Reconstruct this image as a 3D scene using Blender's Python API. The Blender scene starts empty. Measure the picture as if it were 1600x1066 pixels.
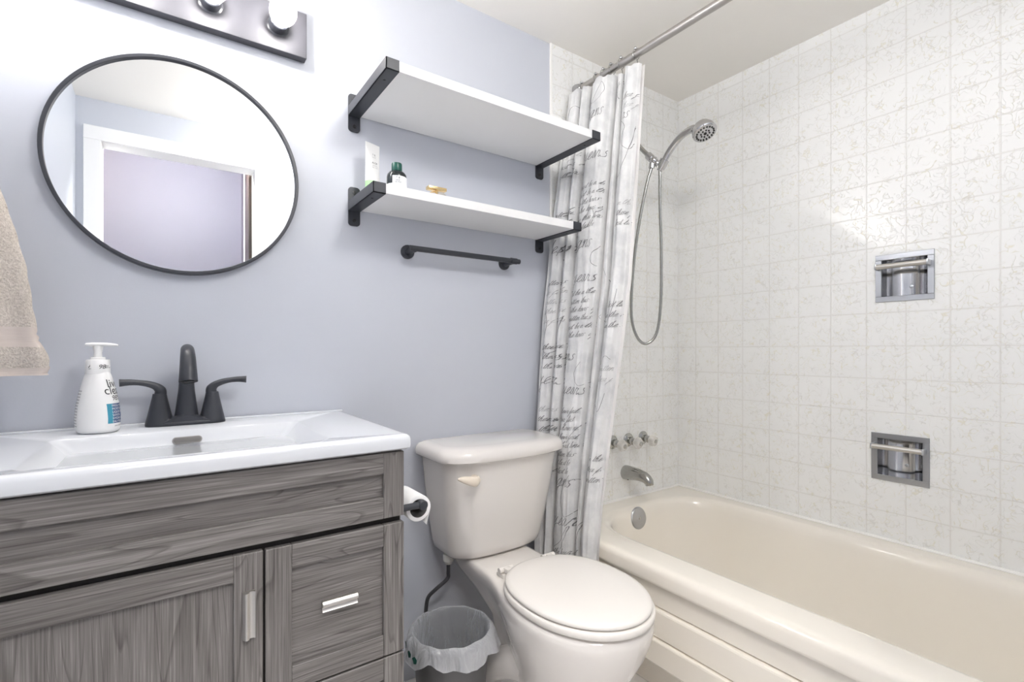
import bpy, bmesh, math, random
from mathutils import Vector, Matrix
C = bpy.context.scene.collection
S = bpy.context.scene
rnd = random.Random(7)
PI = math.pi

# ------------------------------------------------------------------ camera, light, exposure
HZ = 1.02                       # camera height
TH = math.atan(546 / 772)       # yaw to the right of the back wall's normal
cam = bpy.data.cameras.new('camera')
cam.sensor_width = 36
cam.lens = 772 / 1600 * 36
cam.shift_y = 14 / 1600
cam.clip_start = 0.01
camo = bpy.data.objects.new('camera', cam)
C.objects.link(camo)
camo.location = (0, 0, HZ)
camo.rotation_euler = (PI / 2, 0, -TH)
S.camera = camo

S.view_settings.view_transform = 'Standard'
S.view_settings.look = 'None'
S.view_settings.gamma = 1
S.view_settings.use_curve_mapping = False
S.view_settings.exposure = 1.74
S.cycles.max_bounces = 16
S.cycles.diffuse_bounces = 9
S.cycles.transparent_max_bounces = 16

world = bpy.data.worlds.new('world')
S.world = world
world.use_nodes = True
world.node_tree.nodes['Background'].inputs[0].default_value = (0.9, 0.95, 1.0, 1)
world.node_tree.nodes['Background'].inputs[1].default_value = 0.5

BULB = 150.0         # strength of the glowing cores in the vanity bulbs
FILL_GLOBE = 14.5    # strength of the unseen globe added as fill light


def area_light(name, loc, rot, sx, sy, power, col):
    l = bpy.data.lights.new(name, 'AREA')
    l.shape = 'RECTANGLE'
    l.size, l.size_y, l.energy, l.color = sx, sy, power, col
    o = bpy.data.objects.new(name, l)
    C.objects.link(o)
    o.location, o.rotation_euler = loc, rot
    return o


area_light('hallway_front_fill', (0.1, -0.42, 2.30), (math.radians(48), 0, 0), 0.6, 0.25, 21, (1, 0.98, 0.95))  # unseen area light added for frontal fill through the doorway
area_light('hallway_far_fill', (0.1, -0.85, 2.42), (0, 0, 0), 0.7, 0.4, 0.55, (1, 0.98, 0.95))  # unseen area light added to brighten the hallway
warm = bpy.data.lights.new('hallway_warm_lamp', 'POINT')
warm.energy, warm.color, warm.shadow_soft_size = 1.2, (1, 0.62, 0.32), 0.06
wo = bpy.data.objects.new('hallway_warm_lamp', warm)
C.objects.link(wo)
wo.location = (-0.62, -0.95, 2.15)

# ------------------------------------------------------------------ room numbers
D = 1.43            # back wall
XR = 1.95           # tiled long wall
XL = -0.32          # left wall
YF = -0.12          # wall with the doorway, inner face
CZ = 2.168          # ceiling
XT = 1.188          # where the tile starts on the back wall


# ------------------------------------------------------------------ materials
def mat(name, col=(0.8, 0.8, 0.8), rough=0.5, metal=0.0, spec=0.5, coat=0.0, **kw):
    m = bpy.data.materials.new(name)
    m.use_nodes = True
    b = m.node_tree.nodes['Principled BSDF']
    b.inputs['Base Color'].default_value = (*col, 1)
    b.inputs['Roughness'].default_value = rough
    b.inputs['Metallic'].default_value = metal
    b.inputs['Specular IOR Level'].default_value = spec
    b.inputs['Coat Weight'].default_value = coat
    for k, v in kw.items():
        b.inputs[k].default_value = v
    return m


class NT:
    def __init__(self, m):
        self.t = m.node_tree
        self.b = self.t.nodes['Principled BSDF']

    def n(self, kind, **kw):
        nd = self.t.nodes.new(kind)
        for k, v in kw.items():
            setattr(nd, k, v)
        return nd

    def l(self, a, b):
        self.t.links.new(a, b)

    def math(self, op, a, b=None, c=None):
        nd = self.n('ShaderNodeMath', operation=op)
        for i, v in enumerate((a, b, c)):
            if v is None:
                continue
            if isinstance(v, (int, float)):
                nd.inputs[i].default_value = v
            else:
                self.l(v, nd.inputs[i])
        return nd.outputs[0]

    def noise(self, vec, scale, detail=2, rough=0.5, dist=0.0):
        nd = self.n('ShaderNodeTexNoise')
        nd.inputs['Scale'].default_value = scale
        nd.inputs['Detail'].default_value = detail
        nd.inputs['Roughness'].default_value = rough
        nd.inputs['Distortion'].default_value = dist
        self.l(vec, nd.inputs['Vector'])
        return nd.outputs['Fac']

    def ramp(self, fac, stops):
        nd = self.n('ShaderNodeValToRGB')
        e = nd.color_ramp.elements
        while len(e) < len(stops):
            e.new(0.5)
        for i, (p, c) in enumerate(stops):
            e[i].position = p
            e[i].color = (*c, 1) if not isinstance(c, (int, float)) else (c, c, c, 1)
        self.l(fac, nd.inputs[0])
        return nd.outputs[0]

    def mix(self, fac, a, b):
        nd = self.n('ShaderNodeMix', data_type='RGBA')
        for i, v in ((0, fac), (6, a), (7, b)):
            if isinstance(v, (int, float)):
                nd.inputs[i].default_value = v
            elif isinstance(v, tuple):
                nd.inputs[i].default_value = (*v, 1)
            else:
                self.l(v, nd.inputs[i])
        return nd.outputs[2]

    def bump(self, h, strength, dist=0.001):
        nd = self.n('ShaderNodeBump')
        nd.inputs['Strength'].default_value = strength
        nd.inputs['Distance'].default_value = dist
        self.l(h, nd.inputs['Height'])
        self.l(nd.outputs[0], self.b.inputs['Normal'])

    def obj(self, scale=(1, 1, 1)):
        tc = self.n('ShaderNodeTexCoord')
        mp = self.n('ShaderNodeMapping')
        mp.inputs['Scale'].default_value = scale
        self.l(tc.outputs['Object'], mp.inputs['Vector'])
        return mp.outputs[0]


def paint(name, col, rough=0.5):
    m = mat(name, col, rough)
    t = NT(m)
    v = t.obj()
    n = t.noise(v, 3, 2)
    t.l(t.mix(t.math('MULTIPLY', n, 0.08), col, tuple(c * 0.8 for c in col)), t.b.inputs['Base Color'])
    t.bump(t.noise(v, 240, 2), 0.08, 0.001)
    return m


def tile(name, axis, zoff, aoff, pitch=0.1095):
    """cream ceramic tile with embossed sprigs; axis = horizontal axis index on the wall"""
    m = mat(name, (0.78, 0.75, 0.70), 0.16, spec=0.4)
    t = NT(m)
    tc = t.n('ShaderNodeTexCoord')
    vec = tc.outputs['Object']
    sep = t.n('ShaderNodeSeparateXYZ')
    t.l(vec, sep.inputs[0])

    def edge(o, off):
        f = t.math('FRACT', t.math('ADD', t.math('DIVIDE', t.math('SUBTRACT', o, off), pitch), 20.0))
        d = t.math('ABSOLUTE', t.math('SUBTRACT', f, 0.5))        # 0.5 at a joint
        return d
    ea = edge(sep.outputs[axis], aoff)
    ez = edge(sep.outputs[2], zoff)
    e = t.math('MAXIMUM', ea, ez)
    grout = t.ramp(e, [(0.478, 0.0), (0.490, 1.0)])
    # sprigs: thin contour lines of a warped noise, broken up by a second noise
    n1 = t.noise(vec, 40, 0.0, 0.5, 0.9)
    l1 = t.math('ABSOLUTE', t.math('SUBTRACT', n1, 0.5))
    line1 = t.ramp(l1, [(0.0, 1.0), (0.030, 0.0)])
    n2 = t.noise(vec, 30, 1, 0.5, 0.3)
    brk = t.ramp(n2, [(0.45, 0.0), (0.50, 1.0)])
    s1 = t.math('MULTIPLY', line1, brk)
    mp = t.n('ShaderNodeMapping')
    mp.inputs['Location'].default_value = (3.7, 1.9, 5.2)
    t.l(vec, mp.inputs[0])
    n3 = t.noise(mp.outputs[0], 46, 0.0, 0.5, 1.0)
    l3 = t.math('ABSOLUTE', t.math('SUBTRACT', n3, 0.5))
    line3 = t.ramp(l3, [(0.0, 1.0), (0.030, 0.0)])
    n4 = t.noise(mp.outputs[0], 27, 1, 0.5, 0.3)
    s3 = t.math('MULTIPLY', line3, t.ramp(n4, [(0.46, 0.0), (0.51, 1.0)]))
    base = t.mix(t.math('MULTIPLY', s1, 0.55), (0.865, 0.868, 0.855), (0.74, 0.70, 0.54))
    base = t.mix(t.math('MULTIPLY', s3, 0.55), base, (0.67, 0.66, 0.62))
    base = t.mix(t.math('MULTIPLY', grout, 0.40), base, (0.72, 0.70, 0.655))
    t.l(base, t.b.inputs['Base Color'])
    h = t.math('SUBTRACT', t.math('ADD', t.math('MULTIPLY', s1, 0.55), t.math('MULTIPLY', s3, -0.45)),
               t.math('MULTIPLY', grout, 0.7))
    h = t.math('ADD', h, t.math('MULTIPLY', t.noise(vec, 22, 1), 0.9))
    t.bump(h, 0.75, 0.0016)
    return m


def wood(name, grain):
    """grey oak laminate; grain along local axis 0 (x) or 2 (z)"""
    m = mat(name, (0.2, 0.19, 0.18), 0.42, spec=0.4)
    t = NT(m)
    sc = [14.0, 14.0, 14.0]
    sc[grain] = 0.9
    v = t.obj(tuple(sc))
    broad = t.noise(v, 1.6, 3, 0.55, 0.9)
    sc2 = [210.0, 210.0, 210.0]
    sc2[grain] = 4.0
    v2 = t.obj(tuple(sc2))
    fine = t.noise(v2, 1.6, 4, 0.6, 0.2)
    sc3 = [15.0, 15.0, 15.0]
    sc3[grain] = 1.6
    v3 = t.obj(tuple(sc3))
    ringn = t.noise(v3, 1.3, 1, 0.4, 0.5)
    ring = t.math('FRACT', t.math('MULTIPLY', ringn, 9.0))
    ringd = t.ramp(ring, [(0.0, 0.0), (0.80, 0.10), (0.95, 1.0), (1.0, 0.1)])
    f = t.math('ADD', t.math('MULTIPLY', broad, 0.20), t.math('MULTIPLY', fine, 0.74))
    f = t.math('SUBTRACT', f, t.math('MULTIPLY', ringd, 0.15))
    col = t.ramp(f, [(0.18, (0.050, 0.045, 0.042)), (0.36, (0.118, 0.109, 0.102)),
                     (0.50, (0.175, 0.163, 0.154)), (0.68, (0.315, 0.302, 0.29))])
    t.l(col, t.b.inputs['Base Color'])
    t.bump(fine, 0.18, 0.0006)
    return m


M = {}
M['wall'] = paint('lavender_paint', (0.565, 0.588, 0.645), 0.42)
M['wall_l'] = paint('lavender_paint_shaded', (0.545, 0.575, 0.640), 0.42)  # same wall paint, with the left wall's shade put into the colour
M['ceil'] = paint('ceiling_paint', (0.87, 0.845, 0.80), 0.5)
M['white_trim'] = mat('white_trim_paint', (0.86, 0.86, 0.86), 0.3)
M['hall'] = paint('hallway_paint', (0.25, 0.245, 0.30), 0.5)
M['tile_y'] = tile('cream_tile_long_wall', 1, 1.033, 0.4555)
M['tile_x'] = tile('cream_tile_end_wall', 0, 1.033, 1.95)
M['caulk'] = mat('white_caulk', (0.88, 0.87, 0.84), 0.4)
M['wood_h'] = wood('grey_oak_horizontal', 0)
M['wood_v'] = wood('grey_oak_vertical', 2)
M['dark_gap'] = mat('gap_shade_and_rubber', (0.02, 0.018, 0.016), 0.7)  # near-black for painted shade in the cabinet gaps, also the rubber nozzles
M['ceramic'] = mat('white_vitreous_china', (0.67, 0.69, 0.72), 0.10, coat=0.3)
M['biscuit'] = mat('biscuit_china', (0.735, 0.705, 0.67), 0.14, coat=0.4)
M['biscuit_seat'] = mat('biscuit_seat_plastic', (0.75, 0.72, 0.68), 0.25)
M['lever'] = mat('cream_lever_plastic', (0.77, 0.69, 0.58), 0.25)
M['tub'] = mat('cream_tub_enamel', (0.86, 0.815, 0.735), 0.12, coat=0.4)
M['black'] = mat('matte_black_metal', (0.034, 0.037, 0.046), 0.38, spec=0.5)
M['black_screw'] = mat('black_screw_heads', (0.012, 0.012, 0.014), 0.3)
M['chrome'] = mat('chrome', (0.58, 0.58, 0.59), 0.10, 1.0)
M['brushed'] = mat('brushed_steel', (0.50, 0.51, 0.53), 0.30, 1.0)
M['satin'] = mat('satin_nickel', (0.62, 0.60, 0.57), 0.38, 1.0)
M['chrome_dull'] = mat('worn_chrome', (0.46, 0.46, 0.44), 0.18, 1.0)
M['rod'] = mat('rod_metal', (0.50, 0.48, 0.46), 0.40, 1.0)
M['grey_plastic'] = mat('grey_flange_plastic', (0.30, 0.30, 0.30), 0.5)
M['shelf_white'] = mat('white_shelf_laminate', (0.80, 0.80, 0.80), 0.45)
M['mirror'] = mat('mirror_silvering', (0.93, 0.95, 0.96), 0.0, 1.0)
M['white_plastic'] = mat('white_plastic', (0.86, 0.86, 0.85), 0.3)
M['ink'] = mat('black_ink', (0.025, 0.025, 0.03), 0.5)
M['grey_ink'] = mat('grey_script_ink', (0.20, 0.20, 0.205), 0.7)
M['pale_ink'] = mat('pale_script_ink', (0.42, 0.42, 0.42), 0.7)
M['teal'] = mat('teal_label', (0.05, 0.30, 0.42), 0.4)
M['navy'] = mat('navy_label', (0.05, 0.10, 0.24), 0.4)
M['white_ink'] = mat('white_ink', (0.85, 0.87, 0.9), 0.5)
M['green_cap'] = mat('green_cap_plastic', (0.012, 0.10, 0.075), 0.3)
M['dark_bottle'] = mat('dark_bottle_plastic', (0.010, 0.016, 0.018), 0.12)
M['green_print'] = mat('pale_green_print', (0.42, 0.72, 0.36), 0.4)
M['gold'] = mat('gold_metal', (0.90, 0.68, 0.36), 0.22, 1.0)
M['paper'] = mat('tissue_paper', (0.88, 0.88, 0.88), 0.9)
M['cardboard'] = mat('grey_cardboard_core', (0.22, 0.215, 0.21), 0.8)
M['bin'] = mat('grey_bin_plastic', (0.10, 0.10, 0.102), 0.4)
M['hose'] = mat('dark_supply_hose', (0.05, 0.05, 0.055), 0.4)
M['nut'] = mat('grey_coupling_nut', (0.55, 0.55, 0.53), 0.4)
M['floor'] = mat('floor', (0.5, 0.48, 0.46), 0.35)
t = NT(M['floor'])
v = t.obj()
br = t.n('ShaderNodeTexBrick')
br.offset = 0.0
br.inputs['Scale'].default_value = 1.0
br.inputs['Brick Width'].default_value = 0.305
br.inputs['Row Height'].default_value = 0.305
br.inputs['Mortar Size'].default_value = 0.003
br.inputs['Color1'].default_value = (0.76, 0.74, 0.72, 1)
br.inputs['Color2'].default_value = (0.74, 0.72, 0.70, 1)
br.inputs['Mortar'].default_value = (0.55, 0.53, 0.51, 1)
t.l(v, br.inputs['Vector'])
t.l(t.mix(t.math('MULTIPLY', t.noise(v, 9, 4), 0.4), br.outputs[0], (0.66, 0.64, 0.62)), t.b.inputs['Base Color'])
M['darkwood'] = mat('dark_brown_door', (0.045, 0.022, 0.014), 0.35)
t = NT(M['darkwood'])
v = t.obj((14, 14, 0.8))
t.l(t.ramp(t.noise(v, 2, 3, 0.6, 0.4), [(0.3, (0.008, 0.005, 0.004)), (0.7, (0.05, 0.024, 0.014))]),
    t.b.inputs['Base Color'])
# towel
M['towel'] = mat('beige_terry', (0.62, 0.545, 0.485), 0.95, spec=0.1)
t = NT(M['towel'])
v = t.obj()
nn = t.noise(v, 300, 3, 0.7)
t.l(t.ramp(nn, [(0.30, (0.46, 0.41, 0.36)), (0.70, (0.74, 0.68, 0.615))]), t.b.inputs['Base Color'])
t.bump(t.math('ADD', nn, t.noise(v, 160, 2)), 0.9, 0.004)
M['towel_band'] = mat('beige_woven_band', (0.60, 0.53, 0.485), 0.9, spec=0.1)
t = NT(M['towel_band'])
v = t.obj((1, 1, 60))
t.bump(t.noise(v, 12, 2), 0.4, 0.002)
# curtain cloth
M['cloth'] = mat('curtain_cloth', (0.72, 0.72, 0.72), 0.85, spec=0.2)
t = NT(M['cloth'])
v = t.obj()
t.l(t.ramp(t.noise(v, 16, 4, 0.6), [(0.33, (0.62, 0.625, 0.63)), (0.58, (0.76, 0.76, 0.755))]), t.b.inputs['Base Color'])
t.bump(t.noise(v, 700, 2), 0.15, 0.001)
M['liner'] = mat('white_liner', (0.80, 0.78, 0.76), 0.45)
# thin clear glass, thin plastic film: light passes straight through


def thin(name, col, clear, rough, strength_gloss):
    m = bpy.data.materials.new(name)
    m.use_nodes = True
    nt = m.node_tree
    nt.nodes.clear()
    out = nt.nodes.new('ShaderNodeOutputMaterial')
    tr = nt.nodes.new('ShaderNodeBsdfTransparent')
    tr.inputs[0].default_value = (1, 1, 1, 1)
    pr = nt.nodes.new('ShaderNodeBsdfPrincipled')
    pr.inputs['Base Color'].default_value = (*col, 1)
    pr.inputs['Roughness'].default_value = rough
    pr.inputs['Specular IOR Level'].default_value = strength_gloss
    fr = nt.nodes.new('ShaderNodeLayerWeight')
    fr.inputs[0].default_value = 0.35
    mp = nt.nodes.new('ShaderNodeMapRange')
    mp.inputs['To Min'].default_value = 1 - clear
    mp.inputs['To Max'].default_value = min(1.0, 1 - clear + 0.45)
    if rough > 0.1:
        tc = nt.nodes.new('ShaderNodeTexCoord')
        nz = nt.nodes.new('ShaderNodeTexNoise')
        nz.inputs['Scale'].default_value = 26
        nz.inputs['Detail'].default_value = 3
        nz.inputs['Distortion'].default_value = 1.5
        bp = nt.nodes.new('ShaderNodeBump')
        bp.inputs['Strength'].default_value = 0.85
        bp.inputs['Distance'].default_value = 0.012
        mg = nt.nodes.new('ShaderNodeMapping')
        mg.inputs['Scale'].default_value = (1, 1, 0.35)
        nt.links.new(tc.outputs['Object'], mg.inputs[0])
        nt.links.new(mg.outputs[0], nz.inputs['Vector'])
        nt.links.new(nz.outputs['Fac'], bp.inputs['Height'])
        nt.links.new(bp.outputs[0], pr.inputs['Normal'])
        nt.links.new(bp.outputs[0], fr.inputs['Normal'])
    mx = nt.nodes.new('ShaderNodeMixShader')
    nt.links.new(fr.outputs['Facing'], mp.inputs[0])
    nt.links.new(mp.outputs[0], mx.inputs[0])
    nt.links.new(tr.outputs[0], mx.inputs[1])
    nt.links.new(pr.outputs[0], mx.inputs[2])
    nt.links.new(mx.outputs[0], out.inputs[0])
    return m


M['glass'] = thin('clear_bulb_glass', (0.80, 0.80, 0.82), 0.86, 0.02, 1.0)
M['film'] = thin('clear_bag_film', (0.82, 0.85, 0.90), 0.80, 0.25, 0.8)
M['film2'] = thin('milky_bag_film', (0.90, 0.92, 0.96), 0.66, 0.18, 1.0)
M['crystal'] = thin('clear_acrylic', (0.82, 0.80, 0.76), 0.45, 0.03, 1.0)


def emis(name, col, st):
    m = bpy.data.materials.new(name)
    m.use_nodes = True
    b = m.node_tree.nodes['Principled BSDF']
    b.inputs['Base Color'].default_value = (0, 0, 0, 1)
    b.inputs['Emission Color'].default_value = (*col, 1)
    b.inputs['Emission Strength'].default_value = st
    return m


M['glow'] = emis('bulb_glow', (1.0, 0.96, 0.92), BULB)
M['lamp'] = emis('fill_globe_glow', (1.0, 0.985, 0.965), FILL_GLOBE)  # glow of the added fill globe


# ------------------------------------------------------------------ mesh helpers
def V(*a):
    return Vector(a)


def finish(name, bm, mats, base=(0, 0, 0), parent=None, smooth=True, angle=35):
    bmesh.ops.recalc_face_normals(bm, faces=bm.faces)
    me = bpy.data.meshes.new(name)
    b = Vector(base)
    for v in bm.verts:
        v.co -= b
    bm.to_mesh(me)
    bm.free()
    if not isinstance(mats, (list, tuple)):
        mats = [mats]
    for m in mats:
        me.materials.append(m)
    if smooth:
        for p in me.polygons:
            p.use_smooth = True
        me.set_sharp_from_angle(angle=math.radians(angle))
    o = bpy.data.objects.new(name, me)
    C.objects.link(o)
    if parent is not None:
        o.parent = parent
    else:
        o.location = b
    return o


def tag(o, label, cat, group=None):
    o['label'] = label
    o['category'] = cat
    if group:
        o['group'] = group
    return o


class Thing:
    """an Empty at the base that parents the parts (all given in world coordinates)"""

    def __init__(self, name, label, cat, base, group=None):
        self.base = base
        self.e = bpy.data.objects.new(name, None)
        self.e.empty_display_size = 0.05
        C.objects.link(self.e)
        self.e.location = base
        tag(self.e, label, cat, group)

    def part(self, name, bm, mats, parent=None, label=None, smooth=True, angle=35):
        o = finish(name, bm, mats, self.base, parent or self.e, smooth, angle)
        if label:
            o['label'] = label
        return o


def struct(name, bm, m, smooth=False):
    o = finish(name, bm, m, (0, 0, 0), None, smooth)
    o['kind'] = 'structure'
    return o


def box(bm, lo, hi, bevel=0.0, seg=2, mi=0):
    r = bmesh.ops.create_cube(bm, size=1)
    vs = r['verts']
    c = [(a + b) / 2 for a, b in zip(lo, hi)]
    s = [b - a for a, b in zip(lo, hi)]
    for v in vs:
        v.co = V(c[0] + v.co.x * s[0], c[1] + v.co.y * s[1], c[2] + v.co.z * s[2])
    fs = set(f for v in vs for f in v.link_faces)
    if bevel > 0:
        es = list(set(e for v in vs for e in v.link_edges))
        r2 = bmesh.ops.bevel(bm, geom=es, offset=bevel, segments=seg, affect='EDGES', profile=0.5)
        fs = set(r2['faces']) | set(f for f in fs if f.is_valid)
        for v in r2['verts']:
            fs |= set(v.link_faces)
    for f in fs:
        if f.is_valid:
            f.material_index = mi
    return fs


def B(lo, hi, bevel=0.0, seg=2):
    bm = bmesh.new()
    box(bm, lo, hi, bevel, seg)
    return bm


def loft(bm, rings, cap0=True, cap1=True, closed=True, mi=0):
    vr = [[bm.verts.new(p) for p in r] for r in rings]
    n = len(vr[0])
    for a, b in zip(vr, vr[1:]):
        for i in range(n if closed else n - 1):
            j = (i + 1) % n
            try:
                bm.faces.new((a[i], a[j], b[j], b[i])).material_index = mi
            except ValueError:
                pass
    if cap0:
        bm.faces.new(list(reversed(vr[0]))).material_index = mi
    if cap1:
        bm.faces.new(vr[-1]).material_index = mi
    return vr


def frame(tan, up):
    t = tan.normalized()
    u = (up - t * up.dot(t))
    if u.length < 1e-5:
        u = t.orthogonal()
    u.normalize()
    return u, t.cross(u)


def tube(bm, pts, rad, n=14, up=(0.13, 0.2, 1), flat=1.0, cap=True, mi=0):
    """sweep; rad is a number or a list; a tuple (ru, rw) gives an oval section"""
    pts = [Vector(p) for p in pts]
    rings = []
    u = Vector(up)
    for i, p in enumerate(pts):
        a = pts[max(i - 1, 0)]
        b = pts[min(i + 1, len(pts) - 1)]
        uu, w = frame(b - a, u)
        u = uu
        r = rad[i] if isinstance(rad, list) else rad
        ru, rw = r if isinstance(r, tuple) else (r, r * flat)
        rings.append([p + uu * (ru * math.cos(2 * PI * k / n)) + w * (rw * math.sin(2 * PI * k / n)) for k in range(n)])
    loft(bm, rings, cap, cap, True, mi)


def spline(pts, m=8):
    P = [Vector(p) for p in pts]
    P = [P[0] * 2 - P[1]] + P + [P[-1] * 2 - P[-2]]
    out = []
    for i in range(1, len(P) - 2):
        a, b, c, d = P[i - 1:i + 3]
        for k in range(m):
            t = k / m
            out.append(0.5 * ((2 * b) + (c - a) * t + (2 * a - 5 * b + 4 * c - d) * t * t + (3 * b - a - 3 * c + d) * t ** 3))
    out.append(P[-2])
    return out


def lathe(bm, prof, origin=(0, 0, 0), axis=(0, 0, 1), n=32, cap=True, mi=0):
    """profile of (radius, height along axis)"""
    a = Vector(axis).normalized()
    u = a.orthogonal().normalized()
    w = a.cross(u)
    o = Vector(origin)
    rings = [[o + a * h + (u * math.cos(2 * PI * k / n) + w * math.sin(2 * PI * k / n)) * max(r, 1e-4)
              for k in range(n)] for r, h in prof]
    return loft(bm, rings, cap, cap, True, mi)


def rrect(x0, x1, y0, y1, r, z, k=8):
    r = min(r, (x1 - x0) / 2 - 1e-4, (y1 - y0) / 2 - 1e-4)
    pts = []
    for cx, cy, a0 in ((x1 - r, y1 - r, 0), (x0 + r, y1 - r, PI / 2), (x0 + r, y0 + r, PI), (x1 - r, y0 + r, 1.5 * PI)):
        for i in range(k + 1):
            a = a0 + PI / 2 * i / k
            pts.append(V(cx + r * math.cos(a), cy + r * math.sin(a), z))
    return pts


def prism(bm, prof, axis, lo, hi, mi=0):
    """2-D profile extruded along x, y or z"""
    def P(a, b, t):
        return {'x': V(t, a, b), 'y': V(a, t, b), 'z': V(a, b, t)}[axis]
    loft(bm, [[P(a, b, lo) for a, b in prof], [P(a, b, hi) for a, b in prof]], True, True, True, mi)


def sphere(bm, c, r, sx=1, sy=1, sz=1, u=20, v=12, mi=0):
    rr = bmesh.ops.create_uvsphere(bm, u_segments=u, v_segments=v, radius=1)
    for vv in rr['verts']:
        vv.co = V(c[0] + vv.co.x * r * sx, c[1] + vv.co.y * r * sy, c[2] + vv.co.z * r * sz)
        for f in vv.link_faces:
            f.material_index = mi


def text_polys(s, size, shear=0.0, align='LEFT'):
    cu = bpy.data.curves.new('lettering', 'FONT')
    cu.body = s
    cu.size = size
    cu.shear = shear
    cu.align_x = align
    o = bpy.data.objects.new('lettering', cu)
    C.objects.link(o)
    dg = bpy.context.evaluated_depsgraph_get()
    me = bpy.data.meshes.new_from_object(o.evaluated_get(dg))
    vs = [tuple(v.co) for v in me.vertices]
    fs = [tuple(p.vertices) for p in me.polygons]
    bpy.data.objects.remove(o)
    bpy.data.curves.remove(cu)
    bpy.data.meshes.remove(me)
    return vs, fs


def put_text(bm, s, size, fn, mi=0, shear=0.0, align='LEFT'):
    vs, fs = text_polys(s, size, shear, align)
    bv = [bm.verts.new(fn(x, y)) for x, y, _ in vs]
    for f in fs:
        try:
            bm.faces.new([bv[i] for i in f]).material_index = mi
        except ValueError:
            pass


# ------------------------------------------------------------------ the setting
T = 0.1
struct('floor', B((XL - T, -1.4, -0.06), (XR + T, D + T, 0)), M['floor'])
struct('ceiling', B((XL - T, YF - T, CZ), (XR + T, D + T, CZ + 0.08)), M['ceil'])
struct('wall_back', B((XL - T, D, 0), (XT, D + T, CZ)), M['wall'])
bm = bmesh.new()
box(bm, (XT, D - 0.006, 0), (XR + T, D + T, CZ))
struct('wall_shower_end', bm, M['tile_x'])
struct('trim_1', B((XT - 0.006, D - 0.009, 0.36), (XT + 0.003, D, CZ), 0.002), M['caulk'])
# the long tiled wall, with two openings for the recessed soap dishes
DISH = [(0.570, 1.256), (0.582, 0.667)]        # centre y, z
hw = 0.066
bm = bmesh.new()
zs = [0, DISH[1][1] - hw, DISH[1][1] + hw, DISH[0][1] - hw, DISH[0][1] + hw, CZ]
for k in range(5):
    if k in (1, 3):
        cy = DISH[1][0] if k == 1 else DISH[0][0]
        box(bm, (XR, YF - T, zs[k]), (XR + T, cy - hw, zs[k + 1]))
        box(bm, (XR, cy + hw, zs[k]), (XR + T, D - 0.006, zs[k + 1]))
    else:
        box(bm, (XR, YF - T, zs[k]), (XR + T, D - 0.006, zs[k + 1]))
struct('wall_right', bm, M['tile_y'])
struct('wall_left', B((XL - T, YF - T, 0), (XL, D, CZ)), M['wall_l'])
DX0, DX1, DZ = -0.23, 0.402, 1.98
bm = bmesh.new()
box(bm, (XL - T, YF - T, 0), (DX0 - 0.012, YF, CZ))
box(bm, (DX1 + 0.012, YF - T, 0), (XR + T, YF, CZ))
box(bm, (DX0 - 0.012, YF - T, DZ + 0.012), (DX1 + 0.012, YF, CZ))
struct('wall_front', bm, M['wall'])
bm = bmesh.new()                                # door casing and jambs
for a, b in ((DX0 - 0.063, DX0), (DX1, DX1 + 0.063)):
    box(bm, (a, YF, 0), (b, YF + 0.014, DZ), 0.003)
box(bm, (DX0 - 0.063, YF, DZ), (DX1 + 0.063, YF + 0.014, DZ + 0.063), 0.003)
box(bm, (DX0 - 0.012, YF - T, 0), (DX0, YF, DZ))
box(bm, (DX1, YF - T, 0), (DX1 + 0.012, YF, DZ))
box(bm, (DX0 - 0.012, YF - T, DZ), (DX1 + 0.012, YF, DZ + 0.012))
struct('trim_2', bm, M['white_trim'])
# hallway outside the doorway (seen in the mirror)
struct('wall_hallway_far', B((-1.3, -1.40, 0), (0.5, -1.30, 2.44)), M['hall'])
struct('wall_hallway_left', B((-1.30, -1.30, 0), (-1.2, YF - T, 2.44)), M['hall'])
struct('wall_hallway_right', B((0.475, -1.30, 0), (0.56, YF - T, 2.44)), M['hall'])
struct('ceiling_hallway', B((-1.3, -1.40, 2.44), (0.56, YF - T, 2.5)), M['ceil'])
struct('wall_hallway_near', B((-1.2, YF - T, CZ + 0.08), (0.475, YF, 2.44)), M['hall'])
struct('wall_hallway_corner', B((-1.3, YF - T, 0), (XL - T, YF, CZ + 0.08)), M['hall'])
bm = bmesh.new()
prism(bm, [(0.388, -0.235), (0.447, -0.88), (0.474, -0.88), (0.474, -0.235)], 'z', 0.005, 2.36)
struct('door_1', bm, M['darkwood'])
struct('trim_3', B((0.441, -0.905, 0), (0.474, -0.881, 2.38), 0.003), M['white_trim'])

# ------------------------------------------------------------------ bathtub
TX0, TX1, TY0, TY1, TZ = 1.159, 1.947, YF + 0.003, D - 0.009, 0.393
tub = Thing('bathtub', 'long cream bathtub set between the tiled walls with a stepped front apron', 'bathtub', (1.55, 0.65, 0))
bm = bmesh.new()
rings = []
K = 10
for ins, z in ((0.008, 0.338), (0.001, 0.342), (0.0, 0.350), (0.0, 0.374), (0.003, 0.384), (0.009, 0.390), (0.018, 0.3925), (0.03, 0.393)):
    rings.append(rrect(TX0 + ins, TX1, TY0, TY1, 0.012, z, K))


def inner(ins, z, r, back=0.0):
    return rrect(1.272 + ins, 1.888 - ins * 0.8, -0.03 + ins * 1.4, 1.343 - ins * 0.9, r, z, K)


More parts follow.
